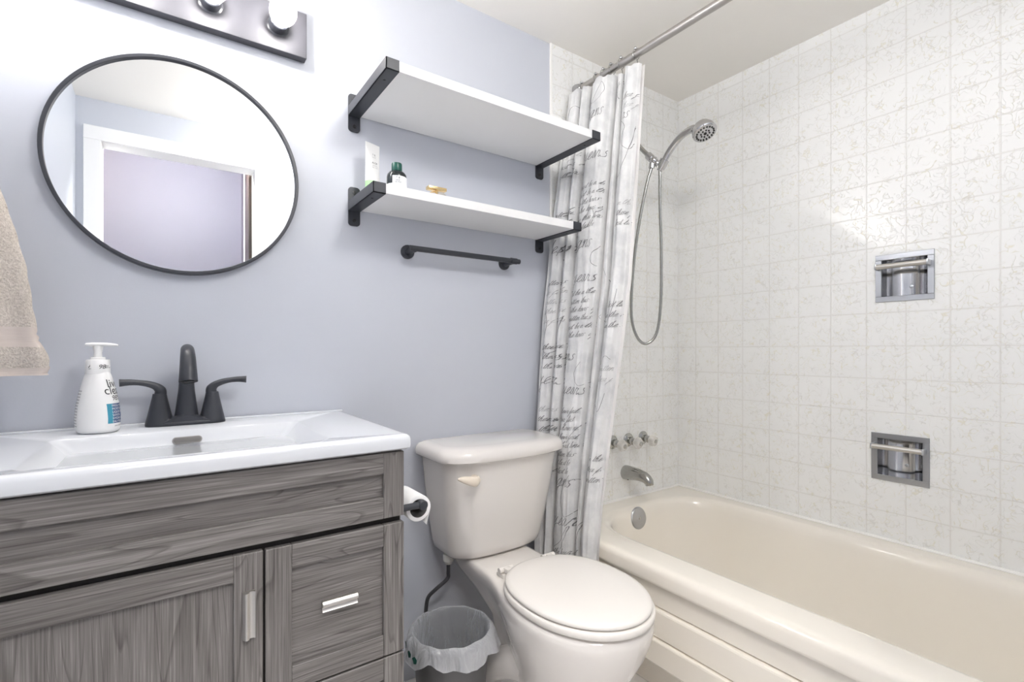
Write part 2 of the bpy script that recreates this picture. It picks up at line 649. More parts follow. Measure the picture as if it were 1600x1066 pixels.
for ins, z, r in ((-0.012, 0.393, 0.20), (0.0, 0.391, 0.20), (0.010, 0.386, 0.195), (0.019, 0.375, 0.19), (0.025, 0.355, 0.185),
                  (0.034, 0.30, 0.18), (0.052, 0.20, 0.17), (0.072, 0.125, 0.16), (0.10, 0.085, 0.14), (0.15, 0.066, 0.1), (0.24, 0.06, 0.05)):
    rings.append(inner(ins, z, r))
loft(bm, rings, False, True)
tub.part('tub_shell', bm, M['tub'], angle=60)
bm = bmesh.new()
pr = [(1.178, 0.345), (1.178, 0.2725), (1.186, 0.2705), (1.186, 0.2680), (1.172, 0.2675), (1.168, 0.266), (1.1665, 0.262), (1.1665, 0.1900), (1.175, 0.188), (1.175, 0.1855), (1.162, 0.185), (1.158, 0.184), (1.1565, 0.180),
      (1.1565, 0.118), (1.160, 0.113), (1.22, 0.113), (1.22, 0.0), (1.33, 0.0), (1.33, 0.345)]
prism(bm, pr, 'y', TY0, TY1)
tub.part('apron', bm, M['tub'], angle=20)
ov = bmesh.new()
lathe(ov, [(0.043, 0.0), (0.043, 0.003), (0.040, 0.007), (0.020, 0.009), (0.0, 0.0095)], (1.552, 1.322, 0.348), (0, -1, 0.18), 36)
ovo = tub.part('overflow_plate', ov, M['brushed'], label='round steel overflow plate')
sc = bmesh.new()
lathe(sc, [(0.005, 0), (0.005, 0.002), (0.003, 0.003)], (1.552, 1.3135, 0.3495), (0, -1, 0.18), 12)
tub.part('screw', sc, M['chrome_dull'], ovo)
bm = bmesh.new()                               # caulk bead round the tub
tube(bm, [(XT, D - 0.008, TZ + 0.002), (XR - 0.003, D - 0.008, TZ + 0.002), (XR - 0.003, YF + 0.004, TZ + 0.002)], 0.006, 8)
struct('trim_4', bm, M['caulk'], True)

# ------------------------------------------------------------------ vanity cabinet
VF, VX0, VX1 = 0.957, -0.305, 0.405
van = Thing('vanity_cabinet', 'grey wood-grain vanity cabinet under the white sink top', 'cabinet', (0.05, 1.2, 0))
bm = bmesh.new()
for lo_, hi_ in (((VX0, VF + 0.019, 0.06), (VX0 + 0.016, D - 0.004, 0.816)), ((VX1 - 0.016, VF + 0.019, 0.06), (VX1, D - 0.004, 0.816)),
                 ((VX0 + 0.016, VF + 0.019, 0.06), (VX1 - 0.016, D - 0.012, 0.076)), ((VX0 + 0.016, D - 0.012, 0.06), (VX1 - 0.016, D - 0.004, 0.76)),
                 ((0.137, VF + 0.019, 0.076), (0.153, D - 0.012, 0.675))):
    box(bm, lo_, hi_)
box(bm, (VX0 + 0.01, VF + 0.06, 0.0), (VX1 - 0.01, D - 0.01, 0.06))
van.part('body', bm, M['wood_v'], angle=20)
van.part('gap_shade_board', B((VX0 + 0.004, VF + 0.0155, 0.395), (VX1 - 0.003, VF + 0.0188, 0.814)), M['dark_gap'], label='near-black board painting the shade behind the fronts')  # shade of the gaps put into a near-black sheet


def shaker(x0, x1, z0, z1, w, panel_mi, rails_full):
    """frame of four boards round a recessed panel. slot 0 = grain along x, slot 1 = grain along z"""
    bm = bmesh.new()
    y0, y1 = VF, VF + 0.0150
    bv = 0.0012
    box(bm, (x0 + w * 0.9, VF + 0.008, z0 + w * 0.9), (x1 - w * 0.9, y1, z1 - w * 0.9), 0, mi=panel_mi)
    if rails_full:
        box(bm, (x0, y0, z1 - w), (x1 - w, y1, z1), bv, 1, 0)
        box(bm, (x0, y0, z0), (x1 - w, y1, z0 + w), bv, 1, 0)
        box(bm, (x1 - w, y0, z0), (x1, y1, z1), bv, 1, 1)
    else:
        box(bm, (x0, y0, z0), (x0 + w, y1, z1), bv, 1, 1)
        box(bm, (x1 - w, y0, z0), (x1, y1, z1), bv, 1, 1)
        box(bm, (x0 + w, y0, z1 - w), (x1 - w, y1, z1), bv, 1, 0)
        box(bm, (x0 + w, y0, z0), (x1 - w, y1, z0 + w), bv, 1, 0)
    return bm


WM = [M['wood_h'], M['wood_v']]
van.part('false_front', shaker(VX0, VX1, 0.681, 0.813, 0.043, 0, False), WM, angle=20)
door = van.part('door', shaker(VX0, 0.1435, 0.075, 0.669, 0.045, 1, False), WM, angle=20)


def pull(c, L, vertical):
    """small folded strip pull: a plate with a raised rounded fold along one side"""
    bm = bmesh.new()
    prof = [(-0.0095, 0.0), (-0.0095, 0.007), (-0.006, 0.0115), (-0.0035, 0.0125), (-0.0005, 0.0105), (0.0008, 0.0062), (0.003, 0.0054),
            (0.0065, 0.0062), (0.0095, 0.0085), (0.0095, 0.0)]
    h = L / 2
    r = []
    for t in (-h, h):
        if vertical:
            r.append([V(c[0] + a, c[1] - b, c[2] + t) for a, b in prof])
        else:
            r.append([V(c[0] + t, c[1] - b, c[2] - a) for a, b in prof])
    loft(bm, r)
    return bm


van.part('handle', pull((0.121, VF, 0.565), 0.080, True), M['satin'], door, 'short satin metal pull', angle=25)
dz = [(0.668, 0.405), (0.401, 0.239), (0.235, 0.075)]
for i, (a, b) in enumerate(dz):
    dr = van.part('drawer', shaker(0.1475, VX1, b, a, 0.043, 0, False), WM, angle=20)
    van.part('handle', pull((0.277, VF + 0.008, (a + b) / 2 + 0.002), 0.066, False), M['satin'], dr, 'short satin metal pull', angle=25)

# ------------------------------------------------------------------ sink top
sink = Thing('sink_top', 'white one-piece ceramic sink top on the grey vanity', 'sink', (0.05, 1.2, 0.817))
ZC = 0.848
sx0, sx1, sy0, sy1 = -0.314, 0.417, 0.946, D - 0.003
bm = bmesh.new()
rings = []
for ins, z in ((0.006, 0.817), (0.001, 0.8205), (0.0, 0.826), (0.0, 0.838), (0.002, 0.844), (0.006, 0.847), (0.012, 0.848), (0.02, 0.8472)):
    rings.append(rrect(sx0 + ins, sx1 - ins, sy0 + ins, sy1 - min(ins, 0.002), 0.006, z, 6))
for ox, oyf, oyb, z, r in ((-0.0, 0, 0, 0.8462, 0.022), (0.004, 0.003, 0.003, 0.8435, 0.02), (0.016, 0.010, 0.008, 0.832, 0.018), (0.066, 0.034, 0.026, 0.776, 0.02), (0.080, 0.046, 0.038, 0.770, 0.02), (0.13, 0.09, 0.08, 0.7665, 0.02)):
    rings.append(rrect(-0.180 + ox, 0.270 - ox, 0.988 + oyf, 1.294 - oyb, r, z, 6))
loft(bm, rings, True, True)
sink.part('basin', bm, M['ceramic'], angle=40)
sink.part('back_lip', B((sx0 + 0.002, D - 0.018, 0.845), (sx1 - 0.002, D - 0.0035, 0.8520), 0.003), M['ceramic'])
# overflow slot on the sloping back wall of the basin
a = V(0.044, 1.2838, 0.8245)
nrm = V(0, -0.93, 0.37).normalized()
upv = V(0, 0.37, 0.93).normalized()


def slot(hw_, hh, depth, ring):
    bm = bmesh.new()
    pts = []
    for k in range(24):
        ang = 2 * PI * k / 24
        x = math.copysign(hw_ - hh, math.cos(ang)) + hh * math.cos(ang)
        pts.append(a + V(1, 0, 0) * x + upv * (hh * math.sin(ang)))
    loft(bm, [[p - nrm * 0.004 for p in pts], [p + nrm * depth for p in pts]])
    return bm


ovs = sink.part('overflow_cover', slot(0.0275, 0.0075, 0.0022, True), mat('dull_metal_ring', (0.30, 0.29, 0.28), 0.45, 0.6), label='small oblong metal overflow ring')
sink.part('overflow_shade', slot(0.0252, 0.0055, 0.0030, False), mat('overflow_shadow_grey', (0.16, 0.155, 0.15), 0.6), ovs)  # solid grey slot, shade of the opening put into its colour
bm = bmesh.new()
lathe(bm, [(0.022, 0), (0.022, 0.002), (0.019, 0.003), (0.0, 0.004)], (0.045, 1.12, 0.7655))
sink.part('drain', bm, M['black'])

# ------------------------------------------------------------------ faucet
FX, FY, FZ = 0.046, 1.388, ZC + 0.0
fau = Thing('faucet', 'matte black two-handle faucet behind the sink basin', 'faucet', (FX, FY, FZ))
bm = bmesh.new()


def oval(hx, hy, z, e=2.6, n=48, cx=FX, cy=FY):
    r = []
    for k in range(n):
        a_ = 2 * PI * k / n
        c_, s_ = math.cos(a_), math.sin(a_)
        r.append(V(cx + hx * math.copysign(abs(c_) ** (2 / e), c_), cy + hy * math.copysign(abs(s_) ** (2 / e), s_), z))
    return r


rings = [oval(0.079, 0.0285, FZ - 0.0003, 3.2), oval(0.079, 0.0285, FZ + 0.004, 3.2), oval(0.077, 0.0275, FZ + 0.007, 3.2), oval(0.070, 0.022, FZ + 0.013, 3), oval(0.062, 0.019, FZ + 0.016, 3)]
loft(bm, rings)
# the bowed front shoulder
rr_ = []
for k in range(25):
    t_ = -1 + 2 * k / 24
    zz = FZ + 0.006 + 0.016 * (0.5 + 0.5 * math.cos(PI * t_))
    x_ = FX + t_ * 0.058
    rr_.append([V(x_, FY - 0.027, FZ + 0.001), V(x_, FY - 0.026, zz), V(x_, FY - 0.012, zz + 0.003), V(x_, FY + 0.01, FZ + 0.012), V(x_, FY + 0.01, FZ + 0.001)])
loft(bm, rr_)
fau.part('base_plate', bm, M['black'], angle=50)
bm = bmesh.new()
path = spline([(FX, FY, FZ + 0.006), (FX, FY, FZ + 0.03), (FX, FY, FZ + 0.07), (FX, FY - 0.001, FZ + 0.115), (FX, FY - 0.012, FZ + 0.150), (FX, FY - 0.040, FZ + 0.172),
               (FX, FY - 0.072, FZ + 0.160), (FX, FY - 0.092, FZ + 0.130), (FX, FY - 0.100, FZ + 0.103)], 8)
n_ = len(path)
keys = [(0, 0.0265), (0.06, 0.0245), (0.15, 0.0215), (0.27, 0.0165), (0.42, 0.0130), (0.55, 0.0125), (0.68, 0.0135), (0.82, 0.0155), (1.0, 0.0180)]


def interp(keys, t):
    for (t0, v0), (t1, v1) in zip(keys, keys[1:]):
        if t <= t1:
            return v0 + (v1 - v0) * (t - t0) / (t1 - t0)
    return keys[-1][1]


tube(bm, path, [interp(keys, i / (n_ - 1)) for i in range(n_)], 24, up=(1, 0, 0))
spo = fau.part('spout', bm, M['black'], angle=60)
bm = bmesh.new()
e0, e1 = path[-1], path[-1] - path[-3]
e1.normalize()
lathe(bm, [(0.013, -0.004), (0.013, 0.002), (0.010, 0.004), (0.0, 0.004)], e0, e1, 20)
fau.part('aerator', bm, M['black_screw'], spo)
for sg in (-1, 1):
    hx = FX + sg * 0.0515
    bm = bmesh.new()
    lathe(bm, [(0.0275, 0.004), (0.0262, 0.010), (0.0225, 0.026), (0.0182, 0.046), (0.0148, 0.062), (0.0135, 0.070), (0.0128, 0.072)], (hx, FY, FZ), (0, 0, 1), 32)
    hb = fau.part('handle_body', bm, M['black'], angle=50)
    bm = bmesh.new()
    pth = spline([(hx - sg * 0.002, FY, FZ + 0.071), (hx - sg * 0.001, FY, FZ + 0.080), (hx + sg * 0.008, FY - 0.001, FZ + 0.0895), (hx + sg * 0.026, FY - 0.003, FZ + 0.0965),
                  (hx + sg * 0.050, FY - 0.006, FZ + 0.100), (hx + sg * 0.072, FY - 0.009, FZ + 0.0995)], 6)
    m_ = len(pth)
    ks = [(0, 0.0118), (0.2, 0.0112), (0.42, 0.0078), (0.7, 0.0062), (0.9, 0.0072), (1.0, 0.0085)]
    ws = [(0, 0.0118), (0.2, 0.0115), (0.42, 0.0085), (0.7, 0.0075), (1.0, 0.0075)]
    tube(bm, pth, [(interp(ks, i / (m_ - 1)), interp(ws, i / (m_ - 1))) for i in range(m_)], 16, up=(-sg, 0, 0.2))
    fau.part('lever', bm, M['black'], hb, angle=50)

# ------------------------------------------------------------------ soap bottle
BX, BY, BZ = -0.111, 1.352, ZC
soap = Thing('soap_bottle', 'white pump soap bottle with a blue-green label left of the faucet', 'soap bottle', (BX, BY, BZ))
BR = math.radians(-38)         # turn of the oval body


def bottle_r(h):
    ks = [(0, 0.0335), (0.003, 0.0375), (0.010, 0.0395), (0.030, 0.0400), (0.055, 0.0380), (0.080, 0.0335), (0.105, 0.0275), (0.118, 0.0240), (0.124, 0.0215), (0.126, 0.0205)]
    return interp(ks, h)


def bottle_p(az, h, off=0.0):
    r = bottle_r(h) + off
    a_ = az - BR
    x, y = r * math.cos(a_), r * 0.86 * math.sin(a_)
    return V(BX + x * math.cos(BR) - y * math.sin(BR), BY + x * math.sin(BR) + y * math.cos(BR), BZ + h)


bm = bmesh.new()
hs = [0, 0.002, 0.004, 0.007, 0.012] + [0.012 + 0.0065 * i for i in range(1, 17)] + [0.119, 0.122, 0.1245, 0.126]
loft(bm, [[bottle_p(2 * PI * k / 40, h) for k in range(40)] for h in hs])
body = soap.part('bottle_body', bm, M['white_plastic'], angle=50)
AZ0 = math.radians(-27)          # middle of the printed face, to the right of the view


def on_bottle(h0):
    def fn(x, y):
        h = h0 + y
        return bottle_p(AZ0 + x / bottle_r(h), h, 0.0005)
    return fn


bm = bmesh.new()
put_text(bm, 'live', 0.0240, on_bottle(0.094), 0, align='CENTER')
put_text(bm, 'clean', 0.0240, on_bottle(0.0795), 0, align='CENTER')
put_text(bm, '98%', 0.0150, on_bottle(0.0665), 0, 0.15, align='CENTER')
soap.part('lettering', bm, M['ink'], body, 'black lettering', smooth=False)
bm = bmesh.new()
# blue label in two columns
for (u0, u1, mi) in ((-0.026, -0.014, 1), (-0.014, 0.026, 2)):
    rows = []
    for j in range(9):
        h = 0.019 + 0.041 * j / 8
        rows.append([bottle_p(AZ0 + (u0 + (u1 - u0) * k / 8) / bottle_r(h), h, 0.0003) for k in range(9)])
    loft(bm, rows, False, False, False, mi)


def on_label(h0):
    def fn(x, y):
        h = h0 + y
        return bottle_p(AZ0 + (x - 0.0165) / bottle_r(h), h, 0.0007)
    return fn


for k, s_ in enumerate(('FRESH WATER', 'MOISTURIZING', 'LIQUID SOAP', 'SAVON', 'HYDRATANT', 'EAU FRAICHE')):
    put_text(bm, s_, 0.0066, on_label(0.0535 - 0.0066 * k), 3)
soap.part('printed_label', bm, [M['ink'], M['teal'], M['navy'], M['white_ink']], body, 'blue-green label panel with white lettering', smooth=False)
bm = bmesh.new()
put_text(bm, 'plant derived', 0.0042, on_bottle(0.0125), 0, align='CENTER')
soap.part('base_print', bm, M['ink'], body, 'black fine print', smooth=False)
bm = bmesh.new()
# the fine print of the rear face, just in view at the left edge


def on_rear(h0):
    def fn(x, y):
        h = h0 + y
        return bottle_p(AZ0 + PI + 0.45 + x / bottle_r(h), h, 0.0005)
    return fn


for k in range(13):
    put_text(bm, 'avec des ingredients', 0.0048, on_rear(0.086 - 0.006 * k), 0, align='CENTER')
soap.part('rear_print', bm, M['ink'], body, 'black fine print', smooth=False)
bm = bmesh.new()
lathe(bm, [(0.0205, 0.122), (0.0208, 0.126), (0.0200, 0.150), (0.0192, 0.1515), (0.0125, 0.152), (0.0125, 0.156), (0.0115, 0.157)], (BX, BY, BZ), n=36)
col_ = soap.part('collar', bm, M['white_plastic'], angle=30)


def on_collar(a0, h0):
    def fn(x, y):
        az = a0 + x / 0.0206
        return V(BX + 0.0209 * math.cos(az), BY + 0.0209 * math.sin(az), BZ + h0 + y)
    return fn


view_az = math.atan2(-BY, -BX)
bm = bmesh.new()
put_text(bm, '98', 0.0125, on_collar(view_az + 0.02, 0.133), 0, 0.2)
put_text(bm, 'plant', 0.0040, on_collar(view_az + 0.62, 0.1375), 0, 0.1)
put_text(bm, 'derived', 0.0040, on_collar(view_az + 0.62, 0.134), 0, 0.1)
fnl = on_collar(view_az - 0.85, 0.136)      # small leaf tick
for poly in ([(0, 0.001), (0.0014, -0.001), (0.0046, 0.006), (0.0022, 0.0016)], [(0.0014, -0.001), (0.0040, 0.002), (0.0046, 0.006)]):
    bm.faces.new([bm.verts.new(fnl(x, y)) for x, y in poly])
put_text(bm, 'vegan', 0.0030, on_collar(view_az - 0.86, 0.1325), 0)
soap.part('collar_print', bm, M['ink'], col_, 'small black print', smooth=False)
bm = bmesh.new()
lathe(bm, [(0.0075, 0.155), (0.0068, 0.166), (0.0085, 0.176), (0.0095, 0.182)], (BX, BY, BZ), n=24)
dirp = V(math.cos(math.radians(-8)), math.sin(math.radians(-8)), 0)
c0 = V(BX, BY, BZ + 0.1835)
rg = []
for t_, w_, hh in ((-0.0215, 0.002, 0.0012), (-0.019, 0.008, 0.0032), (-0.010, 0.012, 0.0042), (0.004, 0.0115, 0.0042), (0.016, 0.009, 0.0038), (0.027, 0.0065, 0.0030), (0.0335, 0.0045, 0.0018)):
    sd = V(-dirp.y, dirp.x, 0)
    rg.append([c0 + dirp * t_ + sd * (w_ * math.cos(2 * PI * k / 16)) + V(0, 0, hh * math.sin(2 * PI * k / 16) - 0.0012 * max(0, t_ - 0.016) / 0.017) for k in range(16)])
loft(bm, rg)
soap.part('pump_head', bm, M['white_plastic'], angle=40)

# ------------------------------------------------------------------ hand towel at the left edge
tw = Thing('hand_towel', 'beige terry hand towel hanging at the left wall beside the mirror', 'towel', (-0.27, 1.30, 0.97))
edge_r = [(0.972, -0.1795), (0.985, -0.1780), (1.004, -0.1790), (1.03, -0.190), (1.059, -0.1965), (1.10, -0.202), (1.174, -0.2110), (1.25, -0.228), (1.322, -0.2475), (1.40, -0.262), (1.47, -0.268), (1.52, -0.272), (1.54, -0.285)]
edge_l = [(0.972, -0.3185), (1.35, -0.3170), (1.52, -0.312), (1.54, -0.300)]
zsq = [0.972, 0.9745, 0.985, 0.9865, 0.9885] + [0.9885 + 0.0062 * i for i in range(1, 90) if 0.9885 + 0.0062 * i < 1.538] + [1.5395]


def towel_ring(z, n=48):
    xr, xl = interp(edge_r, z), interp(edge_l, z)
    tz = min(1, max(0, (1.53 - z) / 0.5))
    th = 0.016 + 0.012 * tz
    cx, hx = (xl + xr) / 2, (xr - xl) / 2
    out = []
    for k in range(n):
        a_ = 2 * PI * k / n
        c_, s_ = math.cos(a_), math.sin(a_)
        x = cx + hx * math.copysign(abs(c_) ** 0.55, c_)
        fold = 0.006 * math.sin((x - xl) * 46 + 1.0 + z * 2) * tz + 0.004 * math.sin((x - xl) * 95 + z * 5) * tz
        y = 1.302 + th * math.copysign(abs(s_) ** 0.7, s_) - 0.008 * tz + (fold if s_ < 0 else 0)
        jig = 0.0011 * math.sin(k * 7.3 + z * 900) if not (1.028 < z < 1.062 or z < 0.986) else (-0.0026 + 0.0026 * (round((z - 0.9885) / 0.0062) % 2))
        out.append(V(x + jig * c_, y + jig * s_, z))
    return out


bm = bmesh.new()
zr = [z for z in zsq]
vr = loft(bm, [towel_ring(z) for z in zr])
for f in bm.faces:
    zc = f.calc_center_median().z
    if 1.028 < zc < 1.062 or zc < 0.986:
        f.material_index = 1
tw.part('cloth', bm, [M['towel'], M['towel_band']], angle=60)
hk = Thing('towel_hook', 'small black hook on the left wall holding the beige towel', 'hook', (XL, 1.30, 1.55))
bm = bmesh.new()
lathe(bm, [(0.018, 0), (0.018, 0.004), (0.006, 0.006)], (XL, 1.30, 1.553), (1, 0, 0), 20)
hk.part('rosette', bm, M['black'])
bm = bmesh.new()
tube(bm, spline([(XL + 0.004, 1.30, 1.553), (XL + 0.02, 1.30, 1.546), (XL + 0.032, 1.30, 1.5455), (XL + 0.043, 1.30, 1.556)], 5), 0.0045, 10)
hk.part('arm', bm, M['black'])

# ------------------------------------------------------------------ round mirror
MX, MZ, MR = 0.042, 1.455, 0.255
mir = Thing('round_mirror', 'round wall mirror in a thin black frame above the sink', 'mirror', (MX, D, MZ))
bm = bmesh.new()
lathe(bm, [(MR - 0.006, -0.001), (MR, -0.001), (MR, 0.023), (MR - 0.001, 0.024), (MR - 0.007, 0.024), (MR - 0.008, 0.023), (MR - 0.008, 0.012)], (MX, D, MZ), (0, -1, 0), 128, False)
mir.part('frame', bm, M['black'], angle=30)
bm = bmesh.new()
lathe(bm, [(MR - 0.0065, 0.013), (MR - 0.0065, 0.0165)], (MX, D, MZ), (0, -1, 0), 128)
mir.part('mirror_glass', bm, M['mirror'], label='silvered glass', smooth=False)

# ------------------------------------------------------------------ vanity light
vl = Thing('vanity_light', 'dark bar light with clear globe bulbs above the round mirror', 'light', (0.02, D, 1.863))
vl.part('backplate', B((-0.276, D - 0.028, 1.802), (0.3165, D - 0.001, 1.922), 0.0015), mat('brushed_graphite', (0.050, 0.050, 0.060), 0.55, 0.0), angle=20)
for bx in (-0.205, -0.055, 0.095, 0.245):
    z_ = 1.862
    bm = bmesh.new()
    lathe(bm, [(0.026, 0.026), (0.0265, 0.029), (0.0225, 0.032), (0.0215, 0.056), (0.0195, 0.058), (0.0195, 0.045), (0.0, 0.045)], (bx, D, z_), (0, -1, 0), 32, False)
    so = vl.part('socket', bm, M['black'], angle=40)
    bm = bmesh.new()
    lathe(bm, [(0.0125, 0.046), (0.0135, 0.056), (0.0165, 0.064), (0.0225, 0.071), (0.0285, 0.080), (0.0315, 0.092), (0.0315, 0.102), (0.0285, 0.113), (0.022, 0.122), (0.012, 0.127), (0.0, 0.1285)], (bx, D, z_), (0, -1, 0), 32, False)
    bu = vl.part('bulb', bm, M['glass'], so, 'clear round glass bulb, lit', angle=60)
    bm = bmesh.new()
    sphere(bm, (bx, D - 0.090, z_), 0.011, 1, 1.3, 1, 16, 10)
    fil = vl.part('filament', bm, M['glow'], so, 'glowing core of the bulb')

# ------------------------------------------------------------------ wall shelves
BKX = ((0.4345, 0.4685), (1.116, 1.151))


def shelf(name, label, zb, yf, plate):
    th = 0.028
    s = Thing(name, label, 'shelf', (0.79, D, zb))
    s.part('board', B((BKX[0][0] + 0.004, yf + 0.003, zb + 0.003), (BKX[1][1] - 0.004, D - 0.0045, zb + th), 0.0008), M['shelf_white'], label='white board', angle=20)
    for i, (a, b) in enumerate(BKX):
        bm = bmesh.new()
        box(bm, (a, yf, zb), (b, D - 0.003, zb + 0.0028), 0.0006, 1)                 # strap under the board
        box(bm, (a, yf, zb), (b, yf + 0.0028, zb + th + 0.0005), 0.0006, 1)          # front lip
        if i == 0:
            box(bm, (a, yf, zb), (a + 0.003, D - 0.003, zb + th + 0.0005), 0.0006, 1)
        else:
            box(bm, (b - 0.003, yf, zb), (b, D - 0.003, zb + th + 0.0005), 0.0006, 1)
        # wall plate with rounded ends
        pr_ = []
        hw_ = (b - a) / 2
        for cz_, a0 in ((plate[1] - 0.010, 0), (plate[0] + 0.010, PI)):
            for sx_ in ((1, -1) if a0 == 0 else (-1, 1)):
                for k in range(7):
                    ang = (k / 6) * PI / 2
                    if (a0 == 0 and sx_ == 1):
                        q = (math.cos(ang), math.sin(ang))
                    elif a0 == 0:
                        q = (-math.sin(ang), math.cos(ang))
                    elif sx_ == -1:
                        q = (-math.cos(ang), -math.sin(ang))
                    else:
                        q = (math.sin(ang), -math.cos(ang))
                    pr_.append(((a + b) / 2 + sx_ * (hw_ - 0.010) + 0.010 * q[0], cz_ + 0.010 * q[1]))
        r = [[V(x, D - 0.004, z) for x, z in pr_], [V(x, D - 0.0005, z) for x, z in pr_]]
        loft(bm, r)
        bk = s.part('bracket', bm, M['black'], label='black metal bracket', angle=25)
        for zz in (plate[1] - 0.016, plate[0] + 0.016):
            sb = bmesh.new()
            lathe(sb, [(0.0055, 0.0), (0.0050, 0.0016), (0.0025, 0.0018), (0.002, 0.0010)], ((a + b) / 2, D - 0.004, zz), (0, -1, 0), 16)
            s.part('screw', sb, M['black_screw'], bk)
        sb = bmesh.new()
        lathe(sb, [(0.0035, 0.0), (0.003, 0.0012), (0.0, 0.0014)], ((a + b) / 2, yf + 0.055, zb), (0, 0, -1), 12)
        s.part('screw', sb, M['black_screw'], bk)
    return s


shelf('wall_shelf', 'upper deeper white shelf on black brackets, empty', 1.6925, 1.134, (1.6488, 1.757))
shelf('wall_shelf', 'lower narrower white shelf on black brackets, holding toiletries', 1.420, 1.222, (1.3775, 1.489))
SZ = 1.448

# white tube standing on its cap
tb = Thing('cosmetic_tube', 'white squeeze tube with pale green base at the left end of the lower shelf', 'tube', (0.484, 1.365, SZ))
tcx, tcy = 0.4835, 1.365
bm = bmesh.new()
rg = []
for z_, hx_, hy_ in ((0.0, 0.0175, 0.0175), (0.002, 0.0185, 0.0185), (0.017, 0.0185, 0.0185), (0.018, 0.0178, 0.0178)):
    rg.append(oval(hx_, hy_, SZ + z_, 2, 32, tcx, tcy))
loft(bm, rg)
tb.part('cap', bm, M['white_plastic'])
bm = bmesh.new()
rg = []
tr_ = math.radians(20)
for z_, hx_, hy_ in ((0.018, 0.0195, 0.0195), (0.03, 0.0203, 0.0188), (0.06, 0.0220, 0.0150), (0.10, 0.0236, 0.0088), (0.135, 0.0245, 0.0028), (0.140, 0.0247, 0.0014), (0.153, 0.0250, 0.0012)):
    ring = oval(hx_, hy_, SZ + z_, 2.1, 32, 0, 0)
    rg.append([V(tcx + p.x * math.cos(tr_) - p.y * math.sin(tr_), tcy + p.x * math.sin(tr_) + p.y * math.cos(tr_), p.z) for p in ring])
loft(bm, rg)
bmesh.ops.subdivide_edges(bm, edges=[e for e in bm.edges if abs(e.verts[0].co.z - e.verts[1].co.z) > 0.02], cuts=3)
for f in bm.faces:
    zc = f.calc_center_median().z - SZ
    if 0.018 < zc < 0.043:
        f.material_index = 1
tbo = tb.part('tube_body', bm, [M['white_plastic'], M['green_print']], angle=60)


def on_tube(h0):
    def fn(x, y):
        h = h0 + y
        hy_ = interp([(0.018, 0.0195), (0.03, 0.0188), (0.06, 0.0150), (0.10, 0.0088), (0.135, 0.0028), (0.153, 0.0012)], h)
        hx_ = interp([(0.018, 0.0195), (0.06, 0.022), (0.10, 0.0236), (0.153, 0.025)], h)
        px, py = x, -hy_ * math.sqrt(max(0, 1 - (x / hx_) ** 2)) - 0.0006
        return V(tcx + px * math.cos(tr_) - py * math.sin(tr_), tcy + px * math.sin(tr_) + py * math.cos(tr_), SZ + h)
    return fn


bm = bmesh.new()
put_text(bm, 'T B', 0.0070, on_tube(0.118), 0, align='CENTER')
put_text(bm, 'SHOP', 0.0048, on_tube(0.1115), 1, align='CENTER')
put_text(bm, 'ALOE', 0.0075, on_tube(0.094), 0, align='CENTER')
put_text(bm, 'soothing', 0.0050, on_tube(0.0875), 1, align='CENTER')
put_text(bm, 'day cream', 0.0050, on_tube(0.082), 1, align='CENTER')
tb.part('printing', bm, [M['ink'], M['pale_ink']], tbo, 'small dark print', smooth=False)

# dark bottle with a green cap
bcx, bcy = 0.5135, 1.262
db = Thing('toiletry_bottle', 'short dark bottle with green cap and white label on the lower shelf', 'bottle', (bcx, bcy, SZ))
bm = bmesh.new()
lathe(bm, [(0.022, 0), (0.0255, 0.0015), (0.0265, 0.004), (0.0265, 0.034), (0.0250, 0.041), (0.0205, 0.047), (0.0145, 0.0505), (0.0125, 0.052)], (bcx, bcy, SZ), n=40)
dbo = db.part('bottle_body', bm, M['dark_bottle'], angle=50)
bm = bmesh.new()
rows = []
for h in (0.0065, 0.016, 0.0325):
    rows.append([V(bcx + 0.0268 * math.cos(a_), bcy + 0.0268 * math.sin(a_), SZ + h) for a_ in [view_az + 0.35 + 2.5 * (k / 24 - 0.5) for k in range(25)]])
loft(bm, rows, False, False, False)
# pale printed band round the bottom of the label
rows = []
for h in (0.0035, 0.0125):
    rows.append([V(bcx + 0.02695 * math.cos(a_), bcy + 0.02695 * math.sin(a_), SZ + h) for a_ in [2 * PI * k / 40 for k in range(41)]])
loft(bm, rows, False, False, False)


def on_db(h0):
    def fn(x, y):
        az = math.atan2(-bcy, -bcx) + 0.12 + x / 0.0271
        return V(bcx + 0.0271 * math.cos(az), bcy + 0.0271 * math.sin(az), SZ + h0 + y)
    return fn


put_text(bm, 'T B', 0.0075, on_db(0.0245), 1, align='CENTER')
put_text(bm, 'SHOP', 0.0046, on_db(0.0185), 1, align='CENTER')
put_text(bm, 'TEA TREE', 0.0040, on_db(0.0140), 1, align='CENTER')
db.part('label', bm, [M['white_ink'], M['ink']], dbo, 'white paper label', smooth=False)
bm = bmesh.new()
lathe(bm, [(0.0135, 0.051), (0.0140, 0.0525), (0.0138, 0.070), (0.0128, 0.0722), (0.0, 0.0724)], (bcx, bcy, SZ), n=36)
db.part('cap', bm, M['green_cap'])

